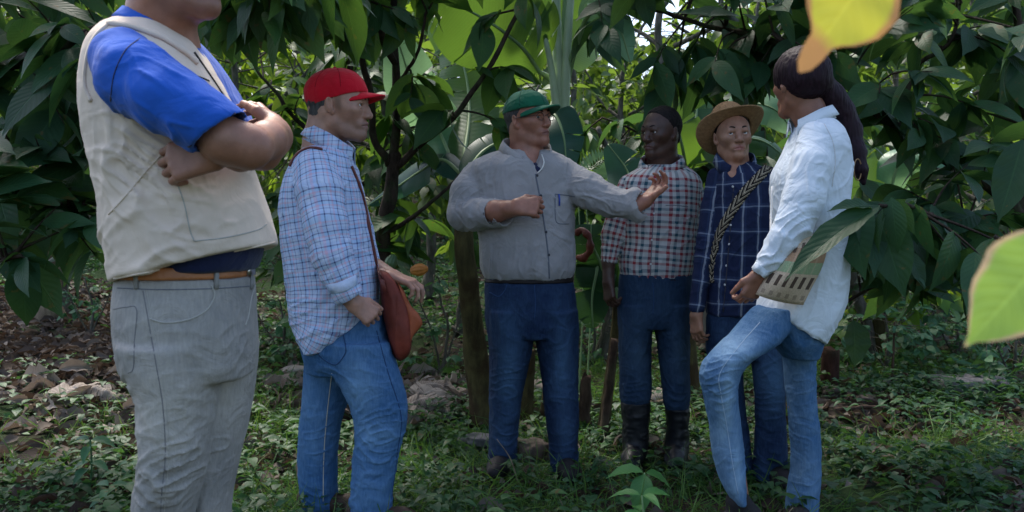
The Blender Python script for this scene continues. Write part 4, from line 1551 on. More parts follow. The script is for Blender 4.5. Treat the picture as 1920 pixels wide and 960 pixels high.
    V, F = B.mesh(.004); link('belt', mk_mesh('belt', V, F), M['belt_dark'], par)
    band('fly_seam', jb, [(1002, 535), (1004, 570), (1002, 600)], 1.6, f, M['stitch_blue'], je, 14, .001)
    band('pocket_edge', jb, [(918, 548), (935, 556), (946, 545), (950, 535)], 1.8, f, M['stitch_blue'], je, 14, .001)
    for u, v, dy in ((944, 855, -.0), (1058, 872, -.04)):
        S = Shape(); q = f.pt(u, v, dy); shoe(S, (q[0], q[1], .09), (.1 if u > 1000 else -.2, -1))
        V, F = S.mesh(.006); link('shoe', mk_mesh('shoe', V, F), M['shoe'], par)


# ---- person 4: red and white check, rubber boots --------------------------------------------------
def person_boots():
    f = Fig(4.10)
    par = thing('person', 'person in red and white checked shirt with jeans tucked into black rubber boots', 'person', (*f.pt(1225, 860)[:2], 0), G_PEOPLE)
    S = Shape()
    hd = Head(f.pt(1240, 249, .0), -50, -3, -2, 1.02)
    hd.build(S, nose=1.1, fat=.95)
    S.chain(f.ch([(1244, 262, .02, 26), (1242, 300, .03, 26), (1240, 340, .03, 28)]), .03)
    S.chain(f.ch([(1172, 350, 0, 14), (1150, 440, -.02, 13), (1141, 490, -.03, 12), (1141, 528, -.04, 11)]), .02)
    hand(S, f.pt(1141, 524, -.04), (.05, -.1, -1), (.9, .5, 0), -1, 1.0, (42, 46, 48, 52), (20, 20), 2)
    S.chain(f.ch([(1303, 350, 0, 13), (1312, 440, .02, 12), (1306, 520, .06, 11)]), .02)
    hand(S, f.pt(1306, 530, .06), (-.05, -.1, -1), (-.9, .5, 0), 1, 1.0, (42, 46, 48, 52), (20, 20), 2)
    inner(S, [f.pt(1240, 340, .03), f.pt(1235, 430, .03), f.pt(1228, 560, .03)], .08)
    inner(S, [f.pt(1192, 580), f.pt(1192, 700), f.pt(1192, 850)], .045)
    inner(S, [f.pt(1262, 580), f.pt(1268, 700), f.pt(1270, 860)], .045)
    body_mesh(S, [(hd, .0)], par, SK[4])
    hd.hair(par, M['hair_black'], front=.035, th=.003, curl=.0015)
    hd.eyes(par, (-.1, 0)); hd.brows(par, M['hair_black'], .003)
    S = Shape()
    S.levels(f.rows([(310, 1204, 1284, .075, .03), (318, 1188, 1298, .10, .01), (328, 1172, 1310, .12, 0), (342, 1162, 1317, .13, 0), (400, 1164, 1310, .135, 0), (450, 1162, 1305, .135, 0), (490, 1159, 1302, .135, 0), (512, 1160, 1298, .13, 0), (524, 1165, 1294, .12, 0)]), .02, bone=True, p=2.3)
    S.chain(f.ch([(1178, 346, 0, 18), (1163, 390, -.01, 22), (1150, 440, -.02, 23), (1143, 486, -.03, 16)]), .010, bone=True)
    S.cone(f.pt(1142, 486, -.03), f.pt(1140, 512, -.03), f.m(13), f.m(13), .004, -1)
    S.chain(f.ch([(1298, 346, 0, 18), (1308, 390, .01, 20), (1312, 440, .02, 20), (1309, 500, .04, 17)]), .010, bone=True)
    sh, sb = garment('shirt', S, f, M['plaid_red'], par, .0048, [
        (1230, 500, -.1, 60, 85, 16, .006), (1150, 460, -.05, 35, 10, 12, .006), (1200, 360, -.1, 45, -60, 18, .005), (1290, 430, -.1, 45, 50, 16, .006), (1250, 420, -.1, 50, -30, 20, .004)], amp=.005, f=10)
    V, F = collar(f.pt(1241, 311, .0), (-.05, -.28, 1), (-.5, -1, 0), f.m(38), f.m(40), .042, .040, 22, 1.6, lean=.010)
    me = mk_mesh('collar', V, F); link('collar', me, M['plaid_red'], par)
    set_uv(me, V[[l.vertex_index for l in me.loops]][:, [0, 2]])
    band('pocket', sb, [(1248, 385), (1268, 385), (1290, 388)], 1.6, f, M['stitch'], sh, 14, .001)
    band('placket', sb, [(1232, 330), (1226, 400), (1222, 460), (1220, 515)], 1.6, f, M['stitch'], sh, 24, .001)
    for q in ((1230, 352), (1226, 400), (1222, 450), (1220, 495)):
        dot('button', sb, q, 2.0, f, M['button_white'], sh)
    S = Shape()
    S.levels(f.rows([(512, 1160, 1297, .125, 0), (545, 1158, 1298, .13, 0), (595, 1157, 1296, .13, 0), (614, 1158, 1295, .115, 0)]), .02, bone=True, p=2.3)
    S.levels(f.rows([(570, 1158, 1226, .13, 0), (614, 1158, 1225, .122, 0), (645, 1158, 1222, .105, 0), (690, 1160, 1222, .088, 0), (725, 1160, 1223, .085, 0), (748, 1160, 1222, .085, 0), (757, 1164, 1219, .075, 0)]), .010, bone=True)
    S.levels(f.rows([(570, 1222, 1296, .13, 0), (614, 1225, 1296, .122, 0), (645, 1230, 1295, .105, 0), (690, 1236, 1294, .088, 0), (730, 1240, 1295, .085, 0), (760, 1243, 1295, .085, 0), (769, 1247, 1291, .075, 0)]), .010, bone=True)
    je, jb = garment('jeans', S, f, M['denim_slate'], par, .0048, [
        (1190, 735, -.1, 32, 10, 9, .012), (1268, 740, -.1, 32, -10, 9, .012), (1225, 610, -.1, 40, 50, 14, .006), (1190, 650, -.1, 40, 70, 18, .005), (1265, 650, -.1, 40, -60, 16, .005)],
        amp=.005, f=10, fade=[(1190, 650, 0, 16, 50, .5), (1265, 650, 0, 16, 50, .5)])
    B = Shape(); B.levels(f.rows([(512, 1162, 1295, .120, 0), (525, 1160, 1296, .127, 0)]), .01, p=2.3, rnd=.003)
    V, F = B.mesh(.004); link('belt', mk_mesh('belt', V, F), M['belt_dark'], par)
    band('fly_seam', jb, [(1224, 530), (1226, 560), (1224, 590)], 1.5, f, M['stitch_blue'], je, 14, .001)
    for rows, u, v in (([(752, 1163, 1221, .085, 0), (790, 1165, 1219, .08, 0), (830, 1168, 1214, .072, 0), (858, 1168, 1214, .07, 0)], 1191, 862),
                       ([(764, 1246, 1294, .082, 0), (800, 1248, 1292, .078, 0), (840, 1250, 1288, .070, 0), (872, 1248, 1290, .07, 0)], 1269, 872)):
        S = Shape(); S.levels(f.rows(rows), .02, rnd=.004)
        q = f.pt(u, v); shoe(S, (q[0], q[1], .08), (-.25, -1), 1.05)
        V, F = S.mesh(.005); V = V + vnormals(V, F) * (cloth_noise(V, .006, 12, (.6, .6, 1.6)))[:, None]
        link('rubber_boot', mk_mesh('rubber_boot', V, F), M['rubber'], par)


# ---- person 5: straw hat, navy check --------------------------------------------------------------
def person_straw_hat():
    f = Fig(3.78)
    par = thing('person', 'person in tan straw hat and navy checked shirt looking up beside the woman in white', 'person', (*f.pt(1390, 890)[:2], 0), G_PEOPLE)
    S = Shape()
    hd = Head(f.pt(1373, 256, .0), 2, 3, 3, .97)
    hd.build(S, fat=.95)
    S.chain(f.ch([(1374, 280, .02, 23), (1376, 310, .03, 24), (1380, 345, .03, 27)]), .03)
    S.chain(f.ch([(1344, 345, 0, 10), (1325, 450, -.01, 10), (1310, 540, -.03, 10), (1306, 590, -.04, 12)]), .02)
    hand(S, f.pt(1306, 586, -.04), (.0, -.1, -1), (.85, .5, 0), -1, .92, (28, 32, 36, 40), (20, 20), 3)
    S.chain(f.ch([(1440, 345, 0, 10), (1462, 450, .01, 10), (1466, 560, .0, 10)]), .02)
    hand(S, f.pt(1466, 570, .0), (.0, -.1, -1), (-.85, .5, 0), 1, .92, (28, 32, 36, 40), (20, 20), 3)
    S.chain(f.ch([(1377, 310, .0, 25), (1376, 335, -.055, 20)]), .03)
    inner(S, [f.pt(1385, 345, .03), f.pt(1388, 450, .03), f.pt(1395, 600, .03)], .08)
    inner(S, [f.pt(1366, 620), f.pt(1372, 740), f.pt(1385, 880)], .045)
    inner(S, [f.pt(1432, 620), f.pt(1438, 740), f.pt(1448, 880)], .045)
    body_mesh(S, [(hd, .0)], par, SK[5])
    hd.hair(par, M['hair_black'], front=.05)
    hd.eyes(par, (-.25, .25)); hd.brows(par, M['hair_black'], .0034)
    # hat, pushed back
    Rh = basis(4, 34, 8)
    hc = hd.w(-.012, 0, .040)
    s = .98

    def hw(x, y, z):
        return hc + s * (Rh @ np.array([x, y, z]))
    V, F = [], []
    nr, na = 10, 48
    prof = []
    for a in range(na):
        t = 2 * math.pi * a / na
        side = abs(math.sin(t)) ** 2
        for k in range(nr):
            q = k / (nr - 1)
            rr = .086 + .074 * q
            z = -.004 + side * .030 * q ** 1.8 - (1 - side) * .012 * q
            prof.append((rr * math.cos(t) * 1.06, rr * math.sin(t) * .97, z))
    prof = np.array(prof)
    Vt = np.array([hw(*p) for p in prof]); Vb = np.array([hw(p[0], p[1], p[2] - .004) for p in prof])
    n = len(prof); F = []
    for a in range(na):
        b = (a + 1) % na
        for k in range(nr - 1):
            i, j = a * nr + k, b * nr + k
            F.append((i, i + 1, j + 1, j)); F.append((n + i, n + j, n + j + 1, n + i + 1))
        F.append((a * nr + nr - 1, n + a * nr + nr - 1, n + b * nr + nr - 1, b * nr + nr - 1))
        F.append((a * nr, b * nr, n + b * nr, n + a * nr))
    brimV, brimF = np.vstack([Vt, Vb]), F
    S = Shape()
    S.ell(hw(-.004, 0, .035), (.098 * s, .085 * s, .10 * s), Rh, .01)
    S.ell(hw(.0, 0, .155), (.09 * s, .03 * s, .03 * s), Rh, .03, -1)
    S.cut(hw(0, 0, 0), -Rh[:, 2], .004)
    S.ell(hw(-.004, 0, .028), (.090 * s, .078 * s, .088 * s), Rh, .004, -1)
    V, F = S.mesh(.004)
    hat = link('hat', mk_mesh('hat', V, F), M['straw'], par)
    link('brim', mk_mesh('brim', brimV, brimF), M['straw'], hat)
    ring = [hw(.098 * math.cos(t) * 1.0, .0855 * math.sin(t), .012) for t in np.linspace(0, 2 * math.pi, 40)]
    V, F = tube(ring, .006, 6, False); link('hat_band', mk_mesh('hat_band', V, F), M['belt_dark'], hat)
    # shirt
    S = Shape()
    S.levels(f.rows([(304, 1348, 1412, .07, .03), (313, 1340, 1432, .09, .01), (323, 1336, 1446, .11, 0), (345, 1334, 1450, .125, 0), (400, 1332, 1452, .13, 0), (450, 1330, 1452, .13, 0), (500, 1326, 1450, .13, 0), (550, 1322, 1452, .135, 0), (582, 1320, 1454, .14, 0), (590, 1322, 1452, .138, 0)]), .02, bone=True, p=2.3)
    S.chain(f.ch([(1344, 330, 0, 17), (1334, 390, 0, 19), (1325, 450, -.01, 19), (1315, 520, -.03, 17), (1307, 578, -.04, 15)]), .010, bone=True)
    S.cone(f.pt(1307, 580, -.04), f.pt(1305, 605, -.04), f.m(11.5), f.m(11.5), .004, -1)
    S.chain(f.ch([(1440, 330, 0, 18), (1455, 400, 0, 19), (1462, 470, .01, 18), (1466, 560, .0, 14)]), .018, bone=True)
    S.chain(f.ch([(1377, 295, -.10, 17), (1376, 318, -.13, 11), (1375, 340, -.14, 3)]), .004, -1, flat=((0, 1, 0), 2.5))
    sh, sb = garment('shirt', S, f, M['plaid_navy'], par, .0048, [
        (1380, 480, -.1, 50, 60, 18, .006), (1320, 470, -.05, 32, 20, 13, .006), (1390, 360, -.1, 40, -50, 16, .005), (1370, 560, -.1, 50, 80, 18, .006)], amp=.005, f=10)
    V, F = collar(f.pt(1378, 306, .0), (0, -.30, 1), (.05, -1, 0), f.m(34), f.m(38), .040, .042, 30, 1.8, lean=.014)
    me = mk_mesh('collar', V, F); link('collar', me, M['plaid_navy'], par)
    set_uv(me, V[[l.vertex_index for l in me.loops]][:, [0, 2]])
    band('placket', sb, [(1376, 345), (1370, 420), (1365, 480), (1360, 540), (1356, 585)], 2, f, M['button'], sh, 24, .001)
    for q in ((1374, 350), (1370, 422), (1367, 458), (1362, 498), (1359, 534)):
        dot('button', sb, q, 2.2, f, M['button_white'], sh)
    # jeans
    S = Shape()
    S.levels(f.rows([(572, 1326, 1448, .125, .0), (600, 1322, 1452, .13, 0), (640, 1322, 1458, .13, 0), (672, 1324, 1462, .11, 0)]), .02, bone=True, p=2.3)
    S.levels(f.rows([(620, 1322, 1392, .10, 0), (700, 1330, 1394, .09, .02), (780, 1345, 1402, .08, .02), (840, 1350, 1410, .075, .02), (886, 1352, 1412, .08, .02)]), .010, bone=True)
    S.levels(f.rows([(620, 1398, 1462, .10, -.02), (660, 1404, 1468, .10, -.04), (700, 1408, 1472, .095, -.05), (740, 1412, 1474, .09, -.05), (800, 1414, 1476, .08, -.03), (850, 1412, 1478, .078, -.02), (898, 1408, 1482, .082, -.02)]), .010, bone=True)
    je, jb = garment('jeans', S, f, M['denim_dark'], par, .0048, [
        (1440, 760, -.1, 40, 12, 13, .010), (1440, 870, -.1, 40, -12, 12, .011), (1430, 680, -.1, 40, 40, 16, .006), (1380, 860, 0, 40, 10, 12, .010)],
        amp=.005, f=10, fade=[(1438, 690, -.05, 26, 46, .9), (1345, 610, 0, 20, 40, .1), (1440, 730, 0, 20, 40, .4)])
    for u, v, dy in ((1384, 880, .02), (1448, 892, -.02)):
        S = Shape(); q = f.pt(u, v, dy); shoe(S, (q[0], q[1], .09), (.1 if u > 1400 else -.4, -1))
        V, F = S.mesh(.006); link('shoe', mk_mesh('shoe', V, F), M['shoe'], par)
    # woven strap of a satchel across the chest
    pts, nor = stick(sb, [(1446, 306), (1425, 330), (1398, 358), (1372, 396), (1352, 432), (1340, 470), (1335, 500), (1334, 530)], 60)
    V, F = strip(pts, nor, f.m(18), .004, .004)
    me = mk_mesh('strap', V, F)
    m_ = len(pts)
    vv = np.linspace(0, 1, m_); uu = {0: 0, 1: 0, 2: 1, 3: 1}
    uvv = np.array([(uu[i // m_], vv[i % m_]) for i in range(4 * m_)])
    set_uv(me, uvv[[l.vertex_index for l in me.loops]])
    bag = thing('satchel', 'satchel with black and cream woven strap slung across the navy checked shirt', 'bag', f.pt(1334, 560, -.14))
    link('strap', me, M['woven'], bag)
    q = f.pt(1326, 572, .17)
    S = Shape(); S.cone(q + (.05, 0, .04), q + (.05, 0, -.12), .07, .075, .02, flat=((0, 1, 0), .5))
    V, F = S.mesh(.006); link('pouch', mk_mesh('pouch', V, F), M['woven_cream'], bag)


# ---- person 6: white shirt, long hair, seen from behind -------------------------------------------
def person_white_shirt():
    f = Fig(3.15)
    par = thing('person', 'person in long white shirt and light jeans with long dark ponytail', 'person', (*f.pt(1480, 930)[:2], 0), G_PEOPLE)
    S = Shape()
    hd = Head(f.pt(1500, 158, .0), -157, 2, 0, .98)
    hd.build(S, fat=.86, nose=.9)
    S.chain(f.ch([(1508, 178, 0, 28), (1518, 215, 0, 28), (1530, 255, 0, 30)]), .03)
    S.chain(f.ch([(1530, 290, -.14, 28), (1500, 420, -.18, 21), (1440, 500, -.20, 15), (1424, 515, -.20, 12)]), .02)
    hand(S, f.pt(1422, 514, -.20), (-.36, .05, -.93), (-.3, .9, .2), -1, .90, (46, 50, 54, 58), (16, 20), 3)
    S.chain(f.ch([(1520, 290, .12, 24), (1510, 400, .14, 19), (1500, 480, .14, 14)]), .02)
    hand(S, f.pt(1500, 484, .14), (-.1, .05, -1), (-.9, -.3, .2), 1, .85, (36, 40, 44, 48), (28, 20), 4)
    inner(S, [f.pt(1530, 270, .02), f.pt(1520, 420, .02), f.pt(1500, 600, .02)], .08)
    inner(S, [f.pt(1440, 610, -.06), f.pt(1352, 700, -.12), f.pt(1370, 820, -.08), f.pt(1385, 925, -.06)], .035)
    inner(S, [f.pt(1500, 620, .06), f.pt(1502, 760, .08), f.pt(1508, 940, .08)], .04)
    body_mesh(S, [(hd, .0)], par, SK[6])
    hd.eyes(par)
    # hair
    S = Shape()
    s, w, R = hd.s, hd.w, hd.R
    S.ell(w(-.010, 0, .040), np.array((.116, .096, .102)) * s, R, .01)
    S.ell(w(-.050, 0, .0), np.array((.070, .076, .058)) * s, R, .03)
    S.ell(w(.122, 0, -.040), np.array((.074, .12, .072)) * s, R, .01, -1)
    S.chain([(f.pt(1525, 150, .0), f.m(28)), (f.pt(1556, 185, .02), f.m(27)), (f.pt(1576, 212, .03), f.m(24)), (f.pt(1592, 245, .03), f.m(21)), (f.pt(1604, 285, .0), f.m(16)), (f.pt(1613, 318, -.02), f.m(11)), (f.pt(1619, 342, -.02), f.m(5))], .03)
    V, F = S.mesh(.004)
    N = vnormals(V, F)
    q = V * np.array((1, 1, .18)) * 170
    V = V + N * (fbm(q, 2) * .0016)[:, None]
    link('hair', mk_mesh('hair', V, F), M['hair_long'], par)
    ring = [f.pt(1608 + 7 * math.cos(t), 318 + 20 * math.sin(t), -.06 + .02 * math.cos(t)) for t in np.linspace(0, 2 * math.pi, 20)]
    V, F = tube(ring, .0024, 6, False); link('hair_ring', mk_mesh('hair_ring', V, F), M['straw'], par)
    # shirt
    S = Shape()
    S.levels(f.rows([(226, 1494, 1568, .09, 0), (238, 1484, 1580, .13, 0), (262, 1474, 1591, .17, 0), (290, 1463, 1596, .18, 0), (320, 1444, 1597, .185, 0), (345, 1440, 1596, .185, 0), (380, 1443, 1592, .18, 0), (430, 1450, 1590, .175, 0),
                     (470, 1452, 1592, .175, 0), (510, 1440, 1592, .18, 0), (550, 1424, 1588, .185, 0), (580, 1412, 1578, .19, 0), (610, 1430, 1564, .18, 0), (650, 1470, 1545, .14, 0)]), .02, bone=True, p=2.2)
    a, b = f.pt(1410, 566, -.1), f.pt(1544, 644, -.1)
    S.cut(a, (b[2] - a[2], 0, -(b[0] - a[0])), .006)
    S.chain(f.ch([(1528, 258, -.12, 30), (1522, 310, -.17, 38), (1508, 370, -.20, 38), (1490, 420, -.21, 35), (1466, 455, -.215, 30), (1446, 484, -.215, 24), (1428, 506, -.21, 19)]), .012, bone=True)
    S.cone(f.pt(1430, 506, -.205), f.pt(1412, 530, -.205), f.m(14), f.m(14), .004, -1)
    sh, sb = garment('shirt', S, f, M['white_shirt'], par, .0048, [
        (1490, 430, -.25, 45, 35, 15, .011), (1450, 480, -.25, 36, 50, 12, .009), (1510, 330, -.25, 50, 75, 22, .005), (1560, 330, -.1, 50, 60, 22, .008), (1570, 420, -.1, 50, 40, 20, .008),
        (1540, 560, -.1, 70, 75, 26, .008), (1460, 300, -.15, 40, 60, 18, .005), (1500, 600, -.1, 50, 70, 20, .006), (1452, 380, -.1, 40, 70, 16, .007)], amp=.006, f=10)
    V, F = collar(f.pt(1524, 232, 0), (-.30, -.05, 1), (-1, -.25, 0), f.m(42), f.m(40), .046, .040, 20, 1.3, lean=.006)
    link('collar', mk_mesh('collar', V, F), M['white_shirt'], par)
    band('shoulder_seam', sb, [(1545, 232), (1560, 262), (1566, 300), (1560, 350)], 1.8, f, M['button_white'], sh, 20, .0015)
    band('hem', sb, [(1416, 572), (1460, 598), (1500, 620), (1538, 638)], 2.4, f, M['white_shirt'], sh, 30, .002)
    band('cuff', sb, [(1414, 497), (1426, 506), (1438, 517)], 14, f, M['white_shirt'], sh, 14, .003)
    # jeans
    S = Shape()
    S.levels(f.rows([(560, 1420, 1560, .15, 0), (600, 1424, 1556, .155, 0), (640, 1440, 1545, .14, 0), (670, 1462, 1536, .11, .02)]), .03, bone=True, p=2.2)
    S.levels(f.rows([(575, 1410, 1500, .11, -.05), (600, 1390, 1490, .11, -.07), (620, 1371, 1485, .105, -.09), (645, 1347, 1462, .10, -.12), (665, 1325, 1425, .095, -.13), (682, 1313, 1402, .09, -.13), (700, 1308, 1390, .088, -.13), (720, 1311, 1384, .085, -.12),
                     (760, 1320, 1386, .08, -.10), (800, 1327, 1391, .075, -.08), (850, 1334, 1397, .072, -.08), (890, 1344, 1400, .07, -.08), (920, 1356, 1401, .07, -.08), (944, 1372, 1402, .062, -.08)]), .012, bone=True)
    S.levels(f.rows([(620, 1455, 1548, .12, .06), (650, 1462, 1538, .11, .07), (670, 1465, 1531, .10, .08), (740, 1471, 1532, .085, .08), (800, 1477, 1539, .078, .08), (850, 1480, 1542, .075, .08), (890, 1479, 1543, .075, .08), (930, 1472, 1538, .078, .08), (960, 1470, 1535, .08, .08)]), .006, bone=True)
    je, jb = garment('jeans', S, f, M['denim_light'], par, .0045, [
        (1345, 705, -.2, 42, 28, 12, .012), (1350, 740, -.2, 40, 10, 12, .008), (1440, 625, -.1, 50, -40, 18, .008), (1500, 720, 0, 45, 25, 14, .009), (1505, 800, 0, 40, -15, 15, .006), (1505, 900, 0, 40, 12, 14, .009), (1370, 880, -.1, 40, 60, 16, .007)],
        amp=.005, f=10, fade=[(1352, 760, -.1, 14, 110, .7), (1380, 650, -.1, 30, 26, .5), (1375, 880, -.1, 12, 70, .7), (1500, 700, 0, 16, 60, .25), (1512, 860, 0, 18, 70, .2)])
    band('seam', jb, [(1425, 604), (1385, 650), (1350, 700), (1352, 740), (1363, 800), (1372, 860), (1384, 925)], 1.6, f, M['stitch_fade'], je, 60, .001)
    for u, v, dy, td in ((1384, 945, -.08, (-1, -.25)), (1506, 962, .08, (-.6, -1))):
        S = Shape(); q = f.pt(u, v, dy); shoe(S, (q[0], q[1], .10), td, .98)
        V, F = S.mesh(.006); link('shoe', mk_mesh('shoe', V, F), M['shoe'], par)
    # woven bag
    bag = thing('woven_bag', 'cream woven bag with brown blocks and green stripe at the hip of the white shirt', 'bag', f.pt(1490, 570, -.26))
    BL, BR = [(1418, 552), (1432, 526), (1452, 496), (1470, 470), (1478, 444)], [(1506, 572), (1522, 540), (1540, 505), (1551, 470), (1556, 436)]
    rows = []
    L = spline([(*p, 0) for p in BL], 16); Rr = spline([(*p, 0) for p in BR], 16)
    VV, UV = [], []
    for i in range(16):
        for j in range(20):
            t = j / 19
            u = L[i][0] * (1 - t) + Rr[i][0] * t
            v = L[i][1] * (1 - t) + Rr[i][1] * t + 4 * math.sin(math.pi * t) * (1 - i / 15)
            VV.append((u, v, -.215 - .085 * math.sin(math.pi * min(1, max(0, t))) ** .8 * math.sin(math.pi * (i + .8) / 16.8) ** .7)); UV.append((t, i / 15))
    front = np.array([f.pt(u, v, dy) for u, v, dy in VV]); back = front.copy()
    back[:, 1] = f.D - .19
    n = len(front); F = []
    for i in range(15):
        for j in range(19):
            a = i * 20 + j
            F.append((a, a + 1, a + 21, a + 20)); F.append((n + a, n + a + 20, n + a + 21, n + a + 1))
    for j in range(19):
        F.append((j, n + j, n + j + 1, j + 1)); a = 300 + j; F.append((a, a + 1, n + a + 1, n + a))
    for i in range(15):
        a = i * 20; F.append((a, a + 20, n + a + 20, n + a)); a += 19; F.append((a, n + a, n + a + 20, a + 20))
    me = mk_mesh('pouch', np.vstack([front, back]), F)
    UV = np.array(UV + UV)
    set_uv(me, UV[[l.vertex_index for l in me.loops]])
    link('pouch', me, M['woven_bag'], bag)
    st = spline([f.pt(1466, 470, -.26), f.pt(1450, 474, -.235), f.pt(1446, 440, -.20), f.pt(1446, 400, -.14), f.pt(1448, 350, -.1)], 16)
    V, F = tube(st, .005, 6); link('strap', mk_mesh('strap', V, F), M['cord'], bag)
# ------------------------------------------------------------------ leaves
def leaf_template(nu, nv, kind='cacao'):
    """unit leaf lying in x (across) and y (along); returns (x, y, uv) and faces"""
    V, UV, F = [], [], []
    for j in range(nv + 1):
        t = j / nv
        if kind == 'cacao':
            w = (math.sin(math.pi * min(1, t * 1.02) ** .85) ** .8) * (1 - .35 * t ** 5)
            w = w if t < .86 else w * (1 - (t - .86) / .14) ** .6 * .9 + .015
            w = .5 * w
        elif kind == 'tail':
            w = float(np.interp(t, [0, .12, .35, .55, .68, .76, .88, .97, 1], [.02, .30, .5, .46, .30, .13, .115, .07, .01]))
        elif kind == 'heart':
            w = .5 * (math.sin(math.pi * t ** .62) ** .85) if 0 < t < 1 else 0
        elif kind == 'blade':
            w = .5 * (1 - t) ** .6
        else:
            w = .5 * math.sin(math.pi * t ** .9)
        w = max(w, .012)
        for i in range(nu + 1):
            s = i / nu * 2 - 1
            V.append((s * w, t)); UV.append((.5 + s * .5, t))
    for j in range(nv):
        for i in range(nu):
            a = j * (nu + 1) + i
            F.append((a, a + 1, a + nu + 2, a + nu + 1))
    return np.array(V), np.array(UV), np.array(F)


TPL = {'near': leaf_template(4, 9), 'mid': leaf_template(2, 5), 'far': leaf_template(2, 3, 'oval'), 'heart': leaf_template(2, 5, 'heart'),
       'blade': leaf_template(1, 4, 'blade'), 'big': leaf_template(6, 14, 'cacao'), 'tiny': leaf_template(2, 2, 'oval'), 'tail': leaf_template(8, 22, 'tail')}


def leaves(name, tpl, pos, axis, up, L, W, droop=.25, fold=.25, rs=None, wave=.0, rnd=None):
    """one mesh of many leaves: attachment points, directions, rough normals, lengths, widths (as share of length)"""
    rs = rs or np.random.RandomState(1)
    T, UV, F = TPL[tpl]
    pos = np.asarray(pos, float); n = len(pos)
    y = axis / (np.linalg.norm(axis, axis=1, keepdims=True) + 1e-9)
    x = np.cross(y, up); x /= np.linalg.norm(x, axis=1, keepdims=True) + 1e-9
    z = np.cross(x, y)
    L = np.broadcast_to(L, (n,)).astype(float); W = np.broadcast_to(W, (n,)).astype(float)
    dr = droop * (.6 + .8 * rs.rand(n)); fo = fold * (.4 + 1.2 * rs.rand(n)); tw = (rs.rand(n) - .5) * .5
    tx, ty = T[:, 0], T[:, 1]
    lx = tx[None] * W[:, None]
    ly = np.broadcast_to(ty[None], (n, len(T)))
    lz = np.abs(lx) * fo[:, None] - dr[:, None] * ly ** 2 + tw[:, None] * lx * ly
    if wave:
        lz = lz + wave * np.sin(ly * 22 + rs.rand(n)[:, None] * 6) * np.abs(lx) * 2
    ly = ly * (1 - .18 * dr[:, None] * ly)
    V = pos[:, None] + (lx[..., None] * x[:, None] + ly[..., None] * y[:, None] + lz[..., None] * z[:, None]) * L[:, None, None]
    V = V.reshape(-1, 3)
    k = len(T)
    FF = (F[None] + (np.arange(n) * k)[:, None, None]).reshape(-1, 4)
    me = mk_mesh(name, V, FF)
    set_uv(me, np.tile(UV[F.ravel()], (n, 1)) if len(me.loops) == len(FF) * 4 else np.zeros((len(me.loops), 2)))
    r = rs.rand(n) if rnd is None else rnd
    fattr(me, 'rnd', np.repeat(r, k))
    return me


def rand_dirs(rs, n, zlo=-1, zhi=1):
    a = rs.rand(n) * 2 * np.pi; z = zlo + rs.rand(n) * (zhi - zlo); r = np.sqrt(np.maximum(0, 1 - z * z))
    return np.stack([r * np.cos(a), r * np.sin(a), z], 1)


def twig_leaves(rs, tips, dirs, nl, size, spread=.9, hang=.5, back=.16):
    """leaves set along the last part of each twig, hanging"""
    P_, A_, L_ = [], [], []
    for p, d in zip(tips, dirs):
        m = rs.randint(nl[0], nl[1] + 1)
        for i in range(m):
            q = p - d * back * rs.rand() * size * 5
            a = nrm(d * .6 + rand_dirs(rs, 1, -.4, .4)[0] * spread + np.array([0, 0, -hang * (.5 + rs.rand())]))
            P_.append(q); A_.append(a); L_.append(size * (.5 + .75 * rs.rand()))
    P_, A_, L_ = np.array(P_), np.array(A_), np.array(L_)
    U = np.array([0, -.25, 1.]) + rand_dirs(rs, len(P_), -.5, .5) * .8 + A_ * .2
    return P_, A_, U, L_


def limb_points(limbs):
    pts = []
    for path, r0, r1 in limbs:
        q = spline(path, 24)
        for i, p in enumerate(q):
            pts.append((p, r0 + (r1 - r0) * i / 23))
    return pts


def knob(V, amp, f):
    return V + (np.stack([vnoise(V * f + 3), vnoise(V * f + 40), vnoise(V * f + 77)], 1)) * amp


